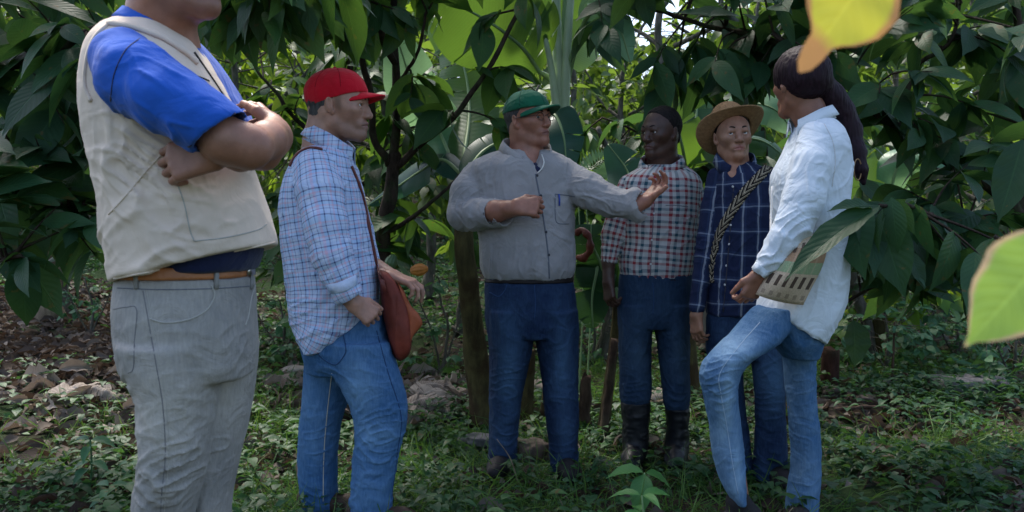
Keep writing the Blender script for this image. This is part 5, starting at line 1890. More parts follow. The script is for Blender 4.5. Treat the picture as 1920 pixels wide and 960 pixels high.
def tree(name, label, limbs, regions, seed, leaf=.26, wid=.42, tpl='near', mat='cacao_dark', bark_='bark_cacao', nl=(5, 8), group=None, hang=.32, trunk_from=0, droop=.32, fold=.14, cat='tree', spread=.9, twig=.004):
    """limbs: (points, radius at start, radius at end), the first one is the trunk. regions: boxes (u0, u1, v0, v1, Y0, Y1, twigs)"""
    rs = np.random.RandomState(seed)
    base = np.array(limbs[0][0][0])
    root = thing(name, label, cat, tuple(base), group)
    for i, (path, r0, r1) in enumerate(limbs):
        n = 40 if i == 0 else 24
        q = spline(path, n)
        q[1:-1] += (np.stack([vnoise(q * 5 + 9 * k + seed) for k in range(3)], 1) * .02)[1:-1]
        rr = np.linspace(r0, r1, n)
        if i == 0:
            rr = rr * (1 + .5 * np.exp(-np.arange(n) / 2.5))
        V, F = tube(q, rr, 12 if i == 0 else 8)
        V = knob(V, r0 * .22, 1 / (r0 * 2.6))
        link('trunk' if i == 0 else 'limb', mk_mesh('trunk' if i == 0 else 'limb', V, F), M[bark_], root)
    lp = limb_points(limbs[trunk_from:])
    LP = np.array([p for p, r in lp])
    tips, dirs, tw = [], [], []
    for (u0, u1, v0, v1, Y0, Y1, n) in regions:
        for _ in range(n):
            Y = Y0 + (Y1 - Y0) * rs.rand()
            t = P(u0 + (u1 - u0) * rs.rand(), v0 + (v1 - v0) * rs.rand(), Y)
            if t[2] < .05:
                t[2] = .05 + .2 * rs.rand()
            dd = np.linalg.norm(LP - t, axis=1)
            j = np.argsort(dd)[rs.randint(0, min(6, len(dd)))]
            a = LP[j]
            mid = (a + t) / 2 + np.array([0, 0, .06 * dd[j]]) + (rs.rand(3) - .5) * .12 * dd[j]
            q = spline([a, mid, t], 7)
            tips.append(t); dirs.append(nrm(q[-1] - q[-2]))
            tw.append(tube(q, np.linspace(twig * 1.8, twig * .5, 7), 4, False))
    if tw:
        V, F = merge(tw)
        link('twig_mass', mk_mesh('twig_mass', V, F), M[bark_], root)['kind'] = 'stuff'
    P_, A_, U_, L_ = twig_leaves(rs, tips, dirs, nl, leaf, spread, hang)
    me = leaves('crown', tpl, P_, A_, U_, L_, wid * (.78 + .4 * rs.rand(len(L_))), droop, fold, rs)
    link('crown', me, M[mat], root)
    return root


# ------------------------------------------------------------------ banana leaves
def banana_blade(path, width, face, seed, tears=9, hang=.35, rows=46, cols=5, asym=1.0):
    """midrib path, greatest full width, the way the upper side faces; the blade is torn into flaps"""
    rs = np.random.RandomState(seed)
    q = spline(path, rows)
    T = np.gradient(q, axis=0); T /= np.linalg.norm(T, axis=1, keepdims=True)
    face = np.array(face, float)
    V, F, UV = [], [], []
    t = np.linspace(0, 1, rows)
    prof = np.clip(np.sin(np.pi * np.clip(t * .96 + .04, 0, 1) ** .75) ** .55, .03, 1) * width / 2
    for sd_ in (-1, 1):
        cuts = sorted(rs.choice(np.arange(3, rows - 3), tears, replace=False)) if tears else []
        seg = [0] + list(cuts) + [rows - 1]
        for s0, s1 in zip(seg[:-1], seg[1:]):
            ang = hang * (.5 + 1.2 * rs.rand()); shr = 1 - .12 * rs.rand(); sweep = .15 + .25 * rs.rand()
            base = len(V)
            idx = range(s0, s1 + 1)
            gap = .18 if tears else 0
            for a_, i in enumerate(idx):
                x = nrm(np.cross(T[i], face)) * sd_; z = nrm(np.cross(x * sd_, T[i]))
                for c in range(cols + 1):
                    e = c / cols
                    w = prof[i] * e * shr
                    th = ang * e
                    off = T[i] * prof[i] * e * sweep
                    # flaps narrow a little at their free edge
                    mid_ = (s0 + s1) / 2
                    ii = i + (mid_ - i) * gap * e * min(1, 3 / max(1, s1 - s0))
                    k = int(ii); f_ = ii - k; k2 = min(k + 1, rows - 1)
                    o = q[k] * (1 - f_) + q[k2] * f_
                    p = o + x * w * math.cos(th) - z * w * math.sin(th) + off
                    V.append(p); UV.append((.5 + sd_ * e * .5, t[i]))
            m = cols + 1
            for a_ in range(len(list(idx)) - 1):
                for c in range(cols):
                    b0 = base + a_ * m + c
                    F.append((b0, b0 + 1, b0 + m + 1, b0 + m) if sd_ > 0 else (b0, b0 + m, b0 + m + 1, b0 + 1))
    V = np.array(V)
    V = V + vnoise(V * 9 + seed)[:, None] * .006
    return V, F, np.array(UV), q, prof


def banana_plant(label, base, stem, r0, r1, leafspec, seed, stem_mat='pseudostem', name='banana_plant', group='banana plants in the grove'):
    root = thing(name, label, 'plant', tuple(base), group)
    q = spline(stem, 30)
    V, F = tube(q, np.linspace(r0, r1, 30) * (1 + .35 * np.exp(-np.arange(30) / 2.)), 16)
    # leaf sheaths wrap the stem
    th = np.arctan2(V[:, 1] - V[:, 1].mean(), V[:, 0] - V[:, 0].mean())
    V = knob(V, r0 * .10, 7)
    link('pseudostem', mk_mesh('pseudostem', V, F), M[stem_mat], root)
    for k, (path, width, face, mat, tears, hang) in enumerate(leafspec):
        V, F, UV, q, prof = banana_blade(path, width, face, seed * 7 + k, tears, hang)
        me = mk_mesh('leaf', V, F)
        set_uv(me, UV[[l.vertex_index for l in me.loops]])
        fattr(me, 'rnd', np.full(len(V), (k * .37 + .2) % 1) + vnoise(V * 3) * .12)
        lf = link('leaf', me, M[mat], root)
        # petiole and midrib
        top = np.array(q[0]); st = np.array(spline(stem, 30)[-1])
        pet = np.vstack([spline([st, (st + top) / 2 + np.array([0, 0, .04]), top], 8)[:-1], q])
        nrad = np.concatenate([np.linspace(.026, .015, 7), np.linspace(.013, .003, len(q))])
        V, F = tube(pet, nrad, 7)
        link('midrib', mk_mesh('midrib', V, F), M['petiole'], lf)
    return root


def px(pts):
    return [P(*p) for p in pts]
# ------------------------------------------------------------------ ground
def gz(x, y):
    """height of the ground"""
    x = np.asarray(x, float); y = np.asarray(y, float)
    r = np.clip(y - 6.5, 0, None)
    h = .09 * r * (1 - np.exp(-r / 3)) + .0016 * r * r * (r < 60)
    h = np.where(r >= 60, .09 * r + 5.76, h)
    near = np.clip((np.hypot(x, y - 3.3) - 1.6) / 3, 0, 1)
    q = np.stack([x * .8, y * .8, 0 * x], -1)
    h = h + near * .10 * fbm(q, 3)
    h = h + .18 * np.exp(-(((x + 3.3) / 1.3) ** 2 + ((y - 7.0) / 1.6) ** 2))       # heap of litter on the left
    return h


def build_ground():
    xs = np.concatenate([np.linspace(-150, -9, 24)[:-1], np.linspace(-9, 9, 150), np.linspace(9, 150, 24)[1:]])
    ys = np.concatenate([np.linspace(-60, -3, 14)[:-1], np.linspace(-3, 18, 170), np.linspace(18, 220, 50)[1:]])
    X, Y = np.meshgrid(xs, ys, indexing='ij')
    Z = gz(X, Y)
    V = np.stack([X, Y, Z], -1).reshape(-1, 3)
    V[:, 2] += (fbm(V * 3.5, 3) * .012)
    n = len(ys); i, j = np.meshgrid(np.arange(len(xs) - 1), np.arange(n - 1), indexing='ij')
    a = (i * n + j).ravel()
    F = np.stack([a, a + n, a + n + 1, a + 1], 1)
    o = link('ground', mk_mesh('ground', V, F), M['ground'])
    tag(o, kind='structure')


def litter_mask(x, y):
    r = x / y
    m = np.exp(-((r + .56) / .15) ** 2) * np.clip((y - 4.6) / .8, 0, 1) * np.clip((12 - y) / 2, 0, 1) * 1.5
    m += np.exp(-(((r + .15) / .13) ** 2 + ((y - 5.8) / .7) ** 2)) * 1.0
    m += np.exp(-(((x - 2.15) / .6) ** 2 + ((y - 5.2) / .5) ** 2)) * 1.2
    m += np.exp(-(((x + 2.0) / .9) ** 2 + ((y - 4.2) / .5) ** 2)) * .5
    return m


def scatter(rs, n, y0, y1, fn, pad=1.12):
    """random ground points inside the view, kept with the chance fn(x, y)"""
    y = np.sqrt(y0 ** 2 + (y1 ** 2 - y0 ** 2) * rs.rand(n))
    x = (rs.rand(n) * 2 - 1) * .60 * y * pad
    k = rs.rand(n) < fn(x, y)
    return x[k], y[k]


def build_cover():
    rs = np.random.RandomState(11)
    patch = lambda x, y, f=.9: .5 + 1.1 * fbm(np.stack([x * f, y * f, 0 * x + 4], -1), 3)
    # small leafy ground cover
    green = lambda x, y: np.clip(1.5 * patch(x, y) * (.55 + .6 * patch(x, y, 3.1)) + .1, .06, 1) * np.clip(1 - .95 * litter_mask(x, y), .03, 1)
    allp = []
    for (n, y0, y1, s, hgt, nm) in ((46000, 2.5, 6.2, .034, .07, 'a'), (60000, 5.5, 16, .060, .14, 'b')):
        x, y = scatter(rs, n, y0, y1, green)
        z = gz(x, y) + hgt * rs.rand(len(x)) ** 1.3 * np.clip(.4 + patch(x, y, 2.2), .2, 1.6)
        a = rand_dirs(rs, len(x), -.25, .55); up = rand_dirs(rs, len(x), .5, 1.0)
        L = s * (.45 + .9 * rs.rand(len(x)) ** 1.4 + .5 * np.clip(patch(x, y, 2.6), 0, 1))
        allp.append((np.stack([x, y, z], 1), a, up, L, patch(x, y, .7) * .5 + .5 * rs.rand(len(x))))
    pos, a, up, L, r = [np.concatenate([q[i] for q in allp]) for i in range(5)]
    me = leaves('undergrowth', 'tiny', pos, a, up, L, .62, .3, .3, rs, rnd=np.clip(r, 0, 1))
    tag(link('undergrowth', me, M['ground_leaf']), kind='stuff')
    # dark broad weeds close to the camera
    x, y = scatter(rs, 1500, 2.7, 6.0, lambda x, y: np.clip(patch(x, y, 1.6) * .9, 0, 1))
    P_, A_, U_, L_ = [], [], [], []
    for xx, yy in zip(x, y):
        for _ in range(rs.randint(3, 7)):
            t = rs.rand() * 2 * math.pi
            P_.append((xx + .02 * math.cos(t), yy + .02 * math.sin(t), float(gz(xx, yy)) + .03 + .10 * rs.rand()))
            A_.append((math.cos(t), math.sin(t), .15 + .5 * rs.rand())); U_.append((0, 0, 1)); L_.append(.04 + .05 * rs.rand())
    me = leaves('weeds', 'mid', P_, np.array(A_), np.array(U_, float), np.array(L_), .6, .5, .3, rs)
    tag(link('weed_cover', me, M['ground_leaf']), kind='stuff')
    # grass
    x, y = scatter(rs, 17000, 2.6, 7.5, lambda x, y: np.clip(patch(x, y, 1.2) * 1.2 - .05, 0, 1) * np.clip(1 - litter_mask(x, y), 0, 1))
    n = len(x) * 3
    xx = np.repeat(x, 3) + (rs.rand(n) - .5) * .03; yy = np.repeat(y, 3) + (rs.rand(n) - .5) * .03
    a = rand_dirs(rs, n, .35, 1.0)
    me = leaves('grass', 'blade', np.stack([xx, yy, gz(xx, yy) - .005], 1), a, rand_dirs(rs, n, -.2, .2), .05 + .13 * rs.rand(n) ** 1.8, .045, .9, .1, rs)
    tag(link('grass', me, M['grass']), kind='stuff')
    # dry leaves
    x, y = scatter(rs, 30000, 2.8, 12, lambda x, y: np.clip(litter_mask(x, y) + .10, 0, 1))
    n = len(x)
    a = rand_dirs(rs, n, -.15, .25)
    me = leaves('leaf_litter', 'mid', np.stack([x, y, gz(x, y) + .005 + .03 * rs.rand(n)], 1), a, rand_dirs(rs, n, .45, 1), .06 + .12 * rs.rand(n) ** 1.6, .45, .3, .8, rs, wave=.12)
    tag(link('leaf_litter', me, M['dry_leaf']), kind='stuff')
    # pale crumpled pieces of dead banana leaf
    x, y = scatter(rs, 9000, 4.6, 7.5, lambda x, y: np.exp(-(((x / y + .14) / .11) ** 2 + ((y - 5.6) / .55) ** 2)) + .25 * np.exp(-(((x / y + .52) / .10) ** 2 + ((y - 5.2) / .5) ** 2)))
    n = len(x)
    me = leaves('dead_leaf_scraps', 'near', np.stack([x, y, gz(x, y) + .01 + .08 * rs.rand(n) ** 2], 1), rand_dirs(rs, n, -.1, .35), rand_dirs(rs, n, -.1, 1), .08 + .20 * rs.rand(n) ** 1.5, .36, .5, 1.4, rs, wave=.22)
    tag(link('dead_leaf_scraps', me, M['dry_banana']), kind='stuff')


def build_far_wood():
    """the mass of foliage up the slope"""
    rs = np.random.RandomState(5)
    n = 30000
    Y = 15 + 20 * rs.rand(n) ** 1.3
    x = (rs.rand(n) * 2 - 1) * .68 * Y
    u = 960 + x / Y * FPX
    # the wood stands lower where the sky shows through
    gap = np.exp(-((u - 1240) / 230) ** 2)
    top = 4.4 + 1.6 * fbm(np.stack([x * .25, Y * .25, 0 * x], -1), 2) + Y * .07
    top = top * (1 - .5 * gap)
    g = gz(x, Y)
    z = g + (top - 0) * rs.rand(n) ** .9
    a = rand_dirs(rs, n, -.9, .2); up = rand_dirs(rs, n, -.2, 1)
    me = leaves('far_wood', 'far', np.stack([x, Y, z], 1), a, up, .28 + .25 * rs.rand(n), .5, .3, .2, rs)
    tag(link('far_wood', me, M['far_leaf']), kind='stuff')
def ground_v(Y):
    return 440 + 1758 / Y


def build_trees():
    # --- central cacao tree
    c = tree('cacao_tree', 'cacao tree with dark forked trunk between the red cap and the green cap', [
        (px([(700, 800, 4.9), (712, 640, 4.9), (720, 520, 4.9), (724, 430, 4.85), (733, 330, 4.8), (737, 290, 4.8)]), .050, .034),
        (px([(735, 300, 4.8), (742, 200, 4.75), (741, 90, 4.7), (737, -20, 4.6), (730, -200, 4.6)]), .026, .014),
        (px([(735, 318, 4.8), (795, 268, 4.75), (855, 218, 4.7), (905, 140, 4.6), (955, 55, 4.6), (1000, -60, 4.6)]), .021, .010),
        (px([(724, 440, 4.85), (770, 412, 4.75), (830, 365, 4.7), (872, 320, 4.7)]), .016, .008),
        (px([(730, 310, 4.8), (700, 250, 4.7), (690, 140, 4.6), (650, 20, 4.4), (600, -80, 4.2)]), .022, .012),
        (px([(742, 120, 4.7), (660, -30, 4.1), (560, -90, 3.4), (470, -110, 2.9)]), .020, .010),
        (px([(740, 170, 4.75), (780, 110, 4.6), (800, 20, 4.5)]), .012, .007)],
        [(560, 700, -60, 60, 3.9, 5.0, 18), (700, 990, -60, 70, 4.2, 5.2, 7), (760, 960, 120, 280, 4.4, 5.3, 8), (690, 900, 380, 480, 4.6, 5.3, 3), (640, 760, 280, 480, 4.9, 5.5, 4),
         (400, 640, -80, 60, 2.7, 3.4, 17), (350, 1150, -620, -60, 3.6, 6.0, 60)], 21, leaf=.26, mat='cacao_dark', group='cacao trees round the group')  # last box: crown above the frame, added to shade the people
    for (u, v, Y, mat, lab, L, tl) in ((785, 506, 4.7, 'pod_orange', 'ripe orange pod', .075, (1, 0, .12)), (733, 493, 4.75, 'pod_green', 'unripe green pod', .07, (.4, 0, 1))):
        q = P(u, v, Y); t = nrm(tl)
        S = Shape(); S.chain([(q - t * L * .35, .020), (q, .027), (q + t * L * .3, .019), (q + t * L * .52, .008)], .03)
        V, F = S.mesh(.003)
        N = vnormals(V, F); a = np.arctan2((V - q) @ nrm(np.cross(t, (0, 1, 0))), (V - q) @ np.array([0, 1., 0]))
        V = V + N * (np.cos(a * 10) * .0016)[:, None]
        o = link('cacao_pod', mk_mesh('cacao_pod', V, F), M[mat], c); o['label'] = lab
    # --- left cacao tree
    tree('cacao_tree', 'cacao tree with hanging dark leaves at the left edge behind the beige vest', [
        (px([(-210, 900, 3.8), (-180, 500, 3.8), (-120, 200, 3.7), (-60, -100, 3.7), (0, -350, 3.8)]), .065, .03),
        (px([(-175, 480, 3.8), (-40, 400, 3.6), (60, 380, 3.5), (150, 400, 3.6)]), .018, .008),
        (px([(-120, 200, 3.7), (0, 130, 3.5), (110, 90, 3.4), (230, 10, 3.5), (330, -60, 3.6)]), .022, .009),
        (px([(-60, -60, 3.7), (80, -110, 3.6), (260, -150, 3.6)]), .020, .010),
        (px([(-180, 560, 3.8), (-60, 500, 3.3), (40, 480, 3.1)]), .014, .007)],
        [(-60, 260, -60, 160, 3.1, 4.8, 34), (-60, 210, 130, 380, 3.0, 4.8, 32), (-60, 200, 350, 500, 2.9, 4.4, 20), (-100, 500, -600, -80, 3.0, 5.6, 46), (330, 620, -60, 60, 3.3, 4.6, 10)],  # the box far above the view is unseen foliage added to block sun
        22, leaf=.26, mat='cacao_right', group='cacao trees round the group')
    # --- right cacao tree
    r = tree('cacao_tree', 'spreading cacao tree leaning in from the right edge over the white shirt', [
        (px([(1990, 830, 4.5), (1955, 600, 4.5), (1905, 410, 4.4), (1830, 325, 4.3), (1715, 262, 4.2), (1625, 190, 4.1), (1540, 118, 4.1), (1450, 60, 4.1)]), .060, .012),
        (px([(1690, 240, 4.2), (1702, 180, 4.1), (1725, 120, 4.1), (1790, 60, 4.0), (1810, -60, 4.0)]), .014, .008),
        (px([(1905, 410, 4.4), (1925, 220, 4.3), (1905, 40, 4.2), (1880, -200, 4.2)]), .034, .014),
        (px([(1930, 470, 4.3), (1800, 420, 3.8), (1720, 395, 3.3), (1650, 385, 2.85)]), .014, .006),
        (px([(1945, 560, 4.4), (1800, 500, 4.1), (1680, 520, 3.9), (1600, 560, 3.8), (1545, 592, 3.8)]), .013, .006),
        (px([(1540, 118, 4.1), (1440, 70, 4.3), (1330, 50, 4.4), (1220, 20, 4.5), (1100, -30, 4.5)]), .018, .008),
        (px([(1620, 188, 4.1), (1540, 190, 4.3), (1480, 150, 4.5), (1400, 130, 4.6)]), .012, .007)],
        [(1440, 1700, -60, 120, 3.7, 5.0, 22), (1680, 1960, -60, 200, 3.4, 4.8, 24), (1640, 1960, 160, 330, 3.5, 4.9, 17), (1680, 1960, 320, 480, 3.3, 4.6, 16), (1080, 1330, -60, 80, 4.1, 5.2, 9), (1330, 1480, -40, 130, 4.0, 5.0, 11),
         (1180, 1330, 90, 170, 4.3, 5.0, 5), (1360, 1450, 120, 180, 4.1, 4.8, 5), (1600, 1720, 400, 520, 3.0, 3.9, 12), (1640, 1900, 470, 560, 3.6, 4.6, 11), (1850, 1980, 480, 600, 3.0, 4, 6), (1100, 1950, -620, -60, 3.4, 6.0, 70)],  # last box: unseen overhead leaves added to keep sun off the group
        23, leaf=.26, mat='cacao_right', group='cacao trees round the group')
    tree('cacao_tree', 'cacao tree with large leaves behind the gap between red cap and green cap', [
        (px([(600, 700, 6.4), (610, 500, 6.4), (640, 300, 6.3), (660, 80, 6.3)]), .045, .02),
        (px([(625, 380, 6.4), (740, 300, 6.2), (860, 180, 6.1), (930, 60, 6.1)]), .02, .008), (px([(640, 300, 6.3), (540, 200, 6.2), (460, 100, 6.1)]), .02, .008)],
        [(430, 780, 20, 420, 5.8, 6.8, 42), (700, 960, 180, 460, 5.8, 6.6, 26), (480, 560, 380, 520, 5.8, 6.5, 8)], 24, leaf=.25, mat='cacao_dark', group='cacao trees round the group')
    tree('cacao_tree', 'cacao tree with large leaves behind the straw hat and the boots person', [
        (px([(1480, 680, 6.6), (1470, 480, 6.6), (1440, 300, 6.5), (1400, 120, 6.5)]), .045, .02),
        (px([(1450, 380, 6.6), (1330, 320, 6.4), (1230, 260, 6.3), (1130, 220, 6.3)]), .02, .008), (px([(1440, 300, 6.5), (1560, 240, 6.4), (1650, 200, 6.3)]), .02, .008)],
        [(1080, 1320, 190, 420, 5.9, 6.9, 26), (1300, 1640, 120, 460, 5.9, 6.9, 40)], 25, leaf=.25, mat='cacao_right', group='cacao trees round the group')
    # single leaves that show on their own
    rs = np.random.RandomState(3)
    for (a, b, w, up) in (((1650, 385, 2.82), (1462, 488, 2.70), .25, (.1, -.5, 1)), ((1640, 392, 2.85), (1560, 372, 2.8), .42, (.1, -.6, 1)), ((1918, 262, 3.3), (1876, 412, 3.2), .40, (-.3, -1, .4)),
                          ((1700, 470, 3.0), (1745, 540, 2.95), .4, (0, -1, .4)), ((1600, 600, 3.7), (1610, 690, 3.65), .62, (.3, -1, .3))):
        p, q = P(*a), P(*b)
        me = leaves('leaf', 'big', [p], np.array([q - p]), np.array([up], float), np.linalg.norm(q - p), w, .22, .3, rs, wave=.05, rnd=np.array([.15]))
        link('leaf', me, M['cacao_right'], r)
    # --- pale trunk in the left background
    tree('tree', 'pale-barked tree standing in the left background beside the litter', [
        (px([(92, 600, 9.0), (90, 520, 9.0), (84, 430, 9.0), (95, 250, 9.0), (110, 0, 9.0)]), .13, .08),
        (px([(90, 430, 9.0), (180, 300, 8.6), (300, 150, 8.4)]), .05, .02), (px([(92, 300, 9), (0, 150, 9), (-60, 0, 9)]), .05, .02)],
        [(-120, 330, -100, 400, 7.5, 10, 90), (-100, 520, -250, 60, 7.5, 9.5, 50)], 31, leaf=.22, wid=.45, tpl='mid', mat='far_leaf', bark_='bark_pale', cat='tree')
    tree('tree', 'grey trunk behind the left cacao leaves, thinner than its pale neighbour', [
        (px([(118, 590, 9.6), (112, 500, 9.6), (105, 380, 9.6), (150, 200, 9.6)]), .09, .05)],
        [(60, 330, 120, 440, 8.5, 10.5, 40)], 32, leaf=.2, wid=.45, tpl='mid', mat='far_leaf', bark_='bark_grey', cat='tree')
    # --- background trees
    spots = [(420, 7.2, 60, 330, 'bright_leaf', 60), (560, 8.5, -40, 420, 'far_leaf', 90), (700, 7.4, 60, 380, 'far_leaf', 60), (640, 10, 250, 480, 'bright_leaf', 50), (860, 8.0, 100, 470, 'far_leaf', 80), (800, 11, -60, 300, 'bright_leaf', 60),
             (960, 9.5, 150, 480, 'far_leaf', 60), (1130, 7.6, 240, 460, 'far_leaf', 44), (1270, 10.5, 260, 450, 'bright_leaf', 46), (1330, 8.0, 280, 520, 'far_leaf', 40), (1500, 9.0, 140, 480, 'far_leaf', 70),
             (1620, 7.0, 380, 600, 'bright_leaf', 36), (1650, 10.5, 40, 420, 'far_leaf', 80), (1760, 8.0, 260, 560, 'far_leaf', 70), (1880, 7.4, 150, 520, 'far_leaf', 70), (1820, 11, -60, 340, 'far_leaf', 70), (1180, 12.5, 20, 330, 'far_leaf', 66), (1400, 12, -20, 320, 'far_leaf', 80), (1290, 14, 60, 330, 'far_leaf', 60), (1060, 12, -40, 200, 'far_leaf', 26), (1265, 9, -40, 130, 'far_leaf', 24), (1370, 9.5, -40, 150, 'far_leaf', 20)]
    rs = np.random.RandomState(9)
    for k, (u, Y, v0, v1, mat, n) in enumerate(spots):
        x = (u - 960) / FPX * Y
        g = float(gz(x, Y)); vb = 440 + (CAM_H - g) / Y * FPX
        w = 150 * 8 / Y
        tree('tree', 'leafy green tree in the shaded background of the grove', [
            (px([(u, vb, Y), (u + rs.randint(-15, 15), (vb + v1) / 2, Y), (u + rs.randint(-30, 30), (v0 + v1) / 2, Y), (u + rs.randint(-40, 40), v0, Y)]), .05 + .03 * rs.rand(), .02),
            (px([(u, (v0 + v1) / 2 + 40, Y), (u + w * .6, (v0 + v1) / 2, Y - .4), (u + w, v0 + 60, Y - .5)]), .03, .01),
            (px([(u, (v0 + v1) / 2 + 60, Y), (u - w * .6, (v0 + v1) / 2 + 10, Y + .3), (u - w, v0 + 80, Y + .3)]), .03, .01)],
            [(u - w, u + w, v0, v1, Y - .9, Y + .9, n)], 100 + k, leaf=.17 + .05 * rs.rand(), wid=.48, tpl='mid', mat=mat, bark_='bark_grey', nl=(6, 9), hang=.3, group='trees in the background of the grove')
    # --- understorey shrubs
    shrubs = [(1660, 6.6, 560, 660, 26, 'leafy light green shrub beside the thin sapling on the right'), (1790, 7.2, 540, 650, 30, 'wide light green shrub behind the grey boulder'), (1900, 6.4, 580, 700, 20, 'green shrub at the right edge above the boulder'),
              (530, 6.8, 560, 690, 26, 'dark green shrub between the beige vest and the red cap'), (830, 6.6, 520, 660, 22, 'low green shrub left of the leaning banana stem'), (1110, 7.4, 560, 660, 20, 'small green shrub between grey shirt and boots'),
              (1590, 8.2, 540, 640, 18, 'small green shrub right behind the white shirt'), (330, 8.5, 480, 560, 22, 'green shrub behind the waist of the beige vest'), (170, 8.0, 520, 580, 16, 'low shrub beside the pale trunk'), (640, 8.5, 520, 640, 18, 'green shrub behind the leather bag')]
    for k, (u, Y, v0, v1, n, lab) in enumerate(shrubs):
        x = (u - 960) / FPX * Y; g = float(gz(x, Y)); vb = 440 + (CAM_H - g) / Y * FPX
        tree('shrub', lab, [(px([(u, vb, Y), (u + 5, (vb + v0) / 2, Y), (u - 10, v0, Y)]), .015, .006), (px([(u, vb, Y), (u + 40, v0 + 20, Y)]), .010, .004), (px([(u, vb, Y), (u - 45, v0 + 30, Y)]), .010, .004)],
             [(u - 95, u + 95, v0, min(v1 + 20, vb - 4), Y - .6, Y + .6, n * 2)], 200 + k, leaf=.085, wid=.6, tpl='mid', mat='herb', bark_='bark_grey', nl=(5, 8), hang=.1, twig=.002, cat='shrub')


def build_bananas():
    toward = (0, -1, .25)
    b1 = banana_plant('banana plant with pale upright leaf stalks behind the green cap', P(1045, 786, 5.1), px([(1045, 786, 5.1), (1047, 560, 5.1), (1050, 350, 5.1), (1053, 190, 5.1)]), .085, .045, [
        (px([(1012, 135, 5.0), (975, 85, 4.9), (915, 40, 4.85), (850, 8, 4.8), (770, -10, 4.8)]), .66, (.1, -.9, -.3), 'banana', 5, .12),
        (px([(1056, 40, 5.1), (1062, -60, 5.1), (1066, -260, 5.0), (1010, -420, 4.9)]), .45, (0, -1, .2), 'banana', 6, .3),
        (px([(1096, 40, 4.8), (1122, 5, 4.6), (1148, 18, 4.4), (1166, 62, 4.3), (1182, 118, 4.3)]), .20, (.25, -1, .1), 'banana_pale', 3, .12),
        (px([(1062, 120, 5.2), (1090, 60, 5.4), (1140, 0, 5.6), (1200, -20, 5.7)]), .4, (0, -.8, -.4), 'banana', 6, .2),
        (px([(1030, 210, 5.0), (1045, 222, 4.9), (1058, 262, 4.8), (1062, 330, 4.8)]), .26, (.1, -1, 0), 'banana_teal', 3, .1)], 1)
    for pts, r0, r1 in (([(1050, 260, 5.02), (1046, 120, 5.0), (1043, 20, 5.0), (1041, -120, 5.0)], .036, .022), ([(1058, 240, 5.0), (1062, 120, 4.98), (1068, 20, 4.98), (1080, -120, 4.95)], .030, .020), ([(1046, 230, 4.98), (1034, 130, 4.95), (1020, 62, 4.92)], .026, .014)):
        V, F = tube(spline(px(pts), 20), np.linspace(r0, r1, 20), 10)
        link('leaf_stalk', mk_mesh('leaf_stalk', V, F), M['petiole_pale'], b1)
    banana_plant('banana plant with brown leaning stem left of the grey shirt', P(905, 800, 4.9), px([(908, 800, 4.9), (896, 700, 4.9), (884, 590, 4.85), (872, 480, 4.8), (866, 400, 4.8)]), .074, .050, [
        (px([(868, 330, 4.9), (830, 300, 5.0), (790, 320, 5.1), (745, 350, 5.2), (690, 385, 5.3)]), .22, (.1, -1, .5), 'banana_teal', 5, .35),
        (px([(866, 320, 5.0), (880, 200, 5.4), (860, 100, 5.6), (800, 30, 5.8)]), .42, (0, -1, -.1), 'banana', 6, .3),
        (px([(860, 330, 5.0), (820, 240, 5.3), (785, 190, 5.2), (760, 120, 5.1), (742, 60, 5.1)]), .36, (.1, -1, .2), 'banana_pale', 4, .12),
        (px([(872, 330, 4.8), (905, 285, 4.9), (950, 262, 5.0), (1000, 262, 5.1)]), .22, (0, -1, .6), 'banana_teal', 4, .3)], 2)
    banana_plant('young banana plant with broad hanging leaves behind the boots person', P(1138, 830, 4.7), px([(1130, 822, 4.7), (1142, 720, 4.7), (1152, 640, 4.7), (1158, 570, 4.7)]), .034, .022, [
        (px([(1142, 560, 4.7), (1128, 500, 4.6), (1110, 455, 4.55), (1108, 420, 4.55)]), .34, (0, -1, .1), 'banana_dark', 4, .15),
        (px([(1130, 440, 4.7), (1120, 500, 4.6), (1110, 560, 4.6), (1112, 615, 4.6)]), .26, (.2, -1, .1), 'banana_dark', 4, .2),
        (px([(1160, 500, 4.8), (1190, 420, 5.0), (1180, 330, 5.2), (1140, 270, 5.3)]), .34, (0, -1, .2), 'banana_teal', 4, .2)], 3)
    banana_plant('banana plant with bright leaves between the boots person and the straw hat', P(1282, 800, 5.6), px([(1290, 760, 5.6), (1288, 600, 5.6), (1284, 420, 5.6), (1286, 340, 5.6)]), .07, .03, [
        (px([(1286, 320, 5.5), (1278, 270, 5.4), (1262, 220, 5.4), (1225, 185, 5.4)]), .34, (.1, -1, -.1), 'banana', 5, .2),
        (px([(1290, 300, 5.6), (1302, 240, 5.7), (1306, 190, 5.8), (1290, 130, 5.8)]), .28, (0, -1, .1), 'banana_dark', 4, .2),
        (px([(1300, 280, 5.9), (1360, 215, 5.5), (1400, 195, 5.4), (1452, 205, 5.3), (1490, 250, 5.3)]), .34, (0, -.9, .4), 'banana_pale', 4, .3),
        (px([(1295, 320, 5.6), (1330, 270, 5.4), (1420, 262, 5.4), (1480, 300, 5.4)]), .3, (0, -.7, .8), 'banana', 4, .3)], 4)
    banana_plant('banana plant low behind the ponytail with pale leaf', P(1655, 700, 7.0), px([(1655, 690, 7.0), (1650, 560, 7.0), (1655, 420, 7.0)]), .07, .04, [
        (px([(1660, 400, 6.8), (1690, 300, 6.7), (1750, 285, 6.6), (1830, 320, 6.5)]), .4, (0, -.6, .8), 'banana_pale', 5, .3),
        (px([(1650, 400, 6.8), (1600, 290, 6.8), (1540, 260, 6.8)]), .4, (0, -1, .3), 'banana', 5, .2)], 5)
    # curled dead bract beside the grey shirt
    q = [(1078, 440, 4.5), (1092, 432, 4.48), (1104, 446, 4.46), (1106, 468, 4.46), (1096, 484, 4.48), (1080, 480, 4.5)]
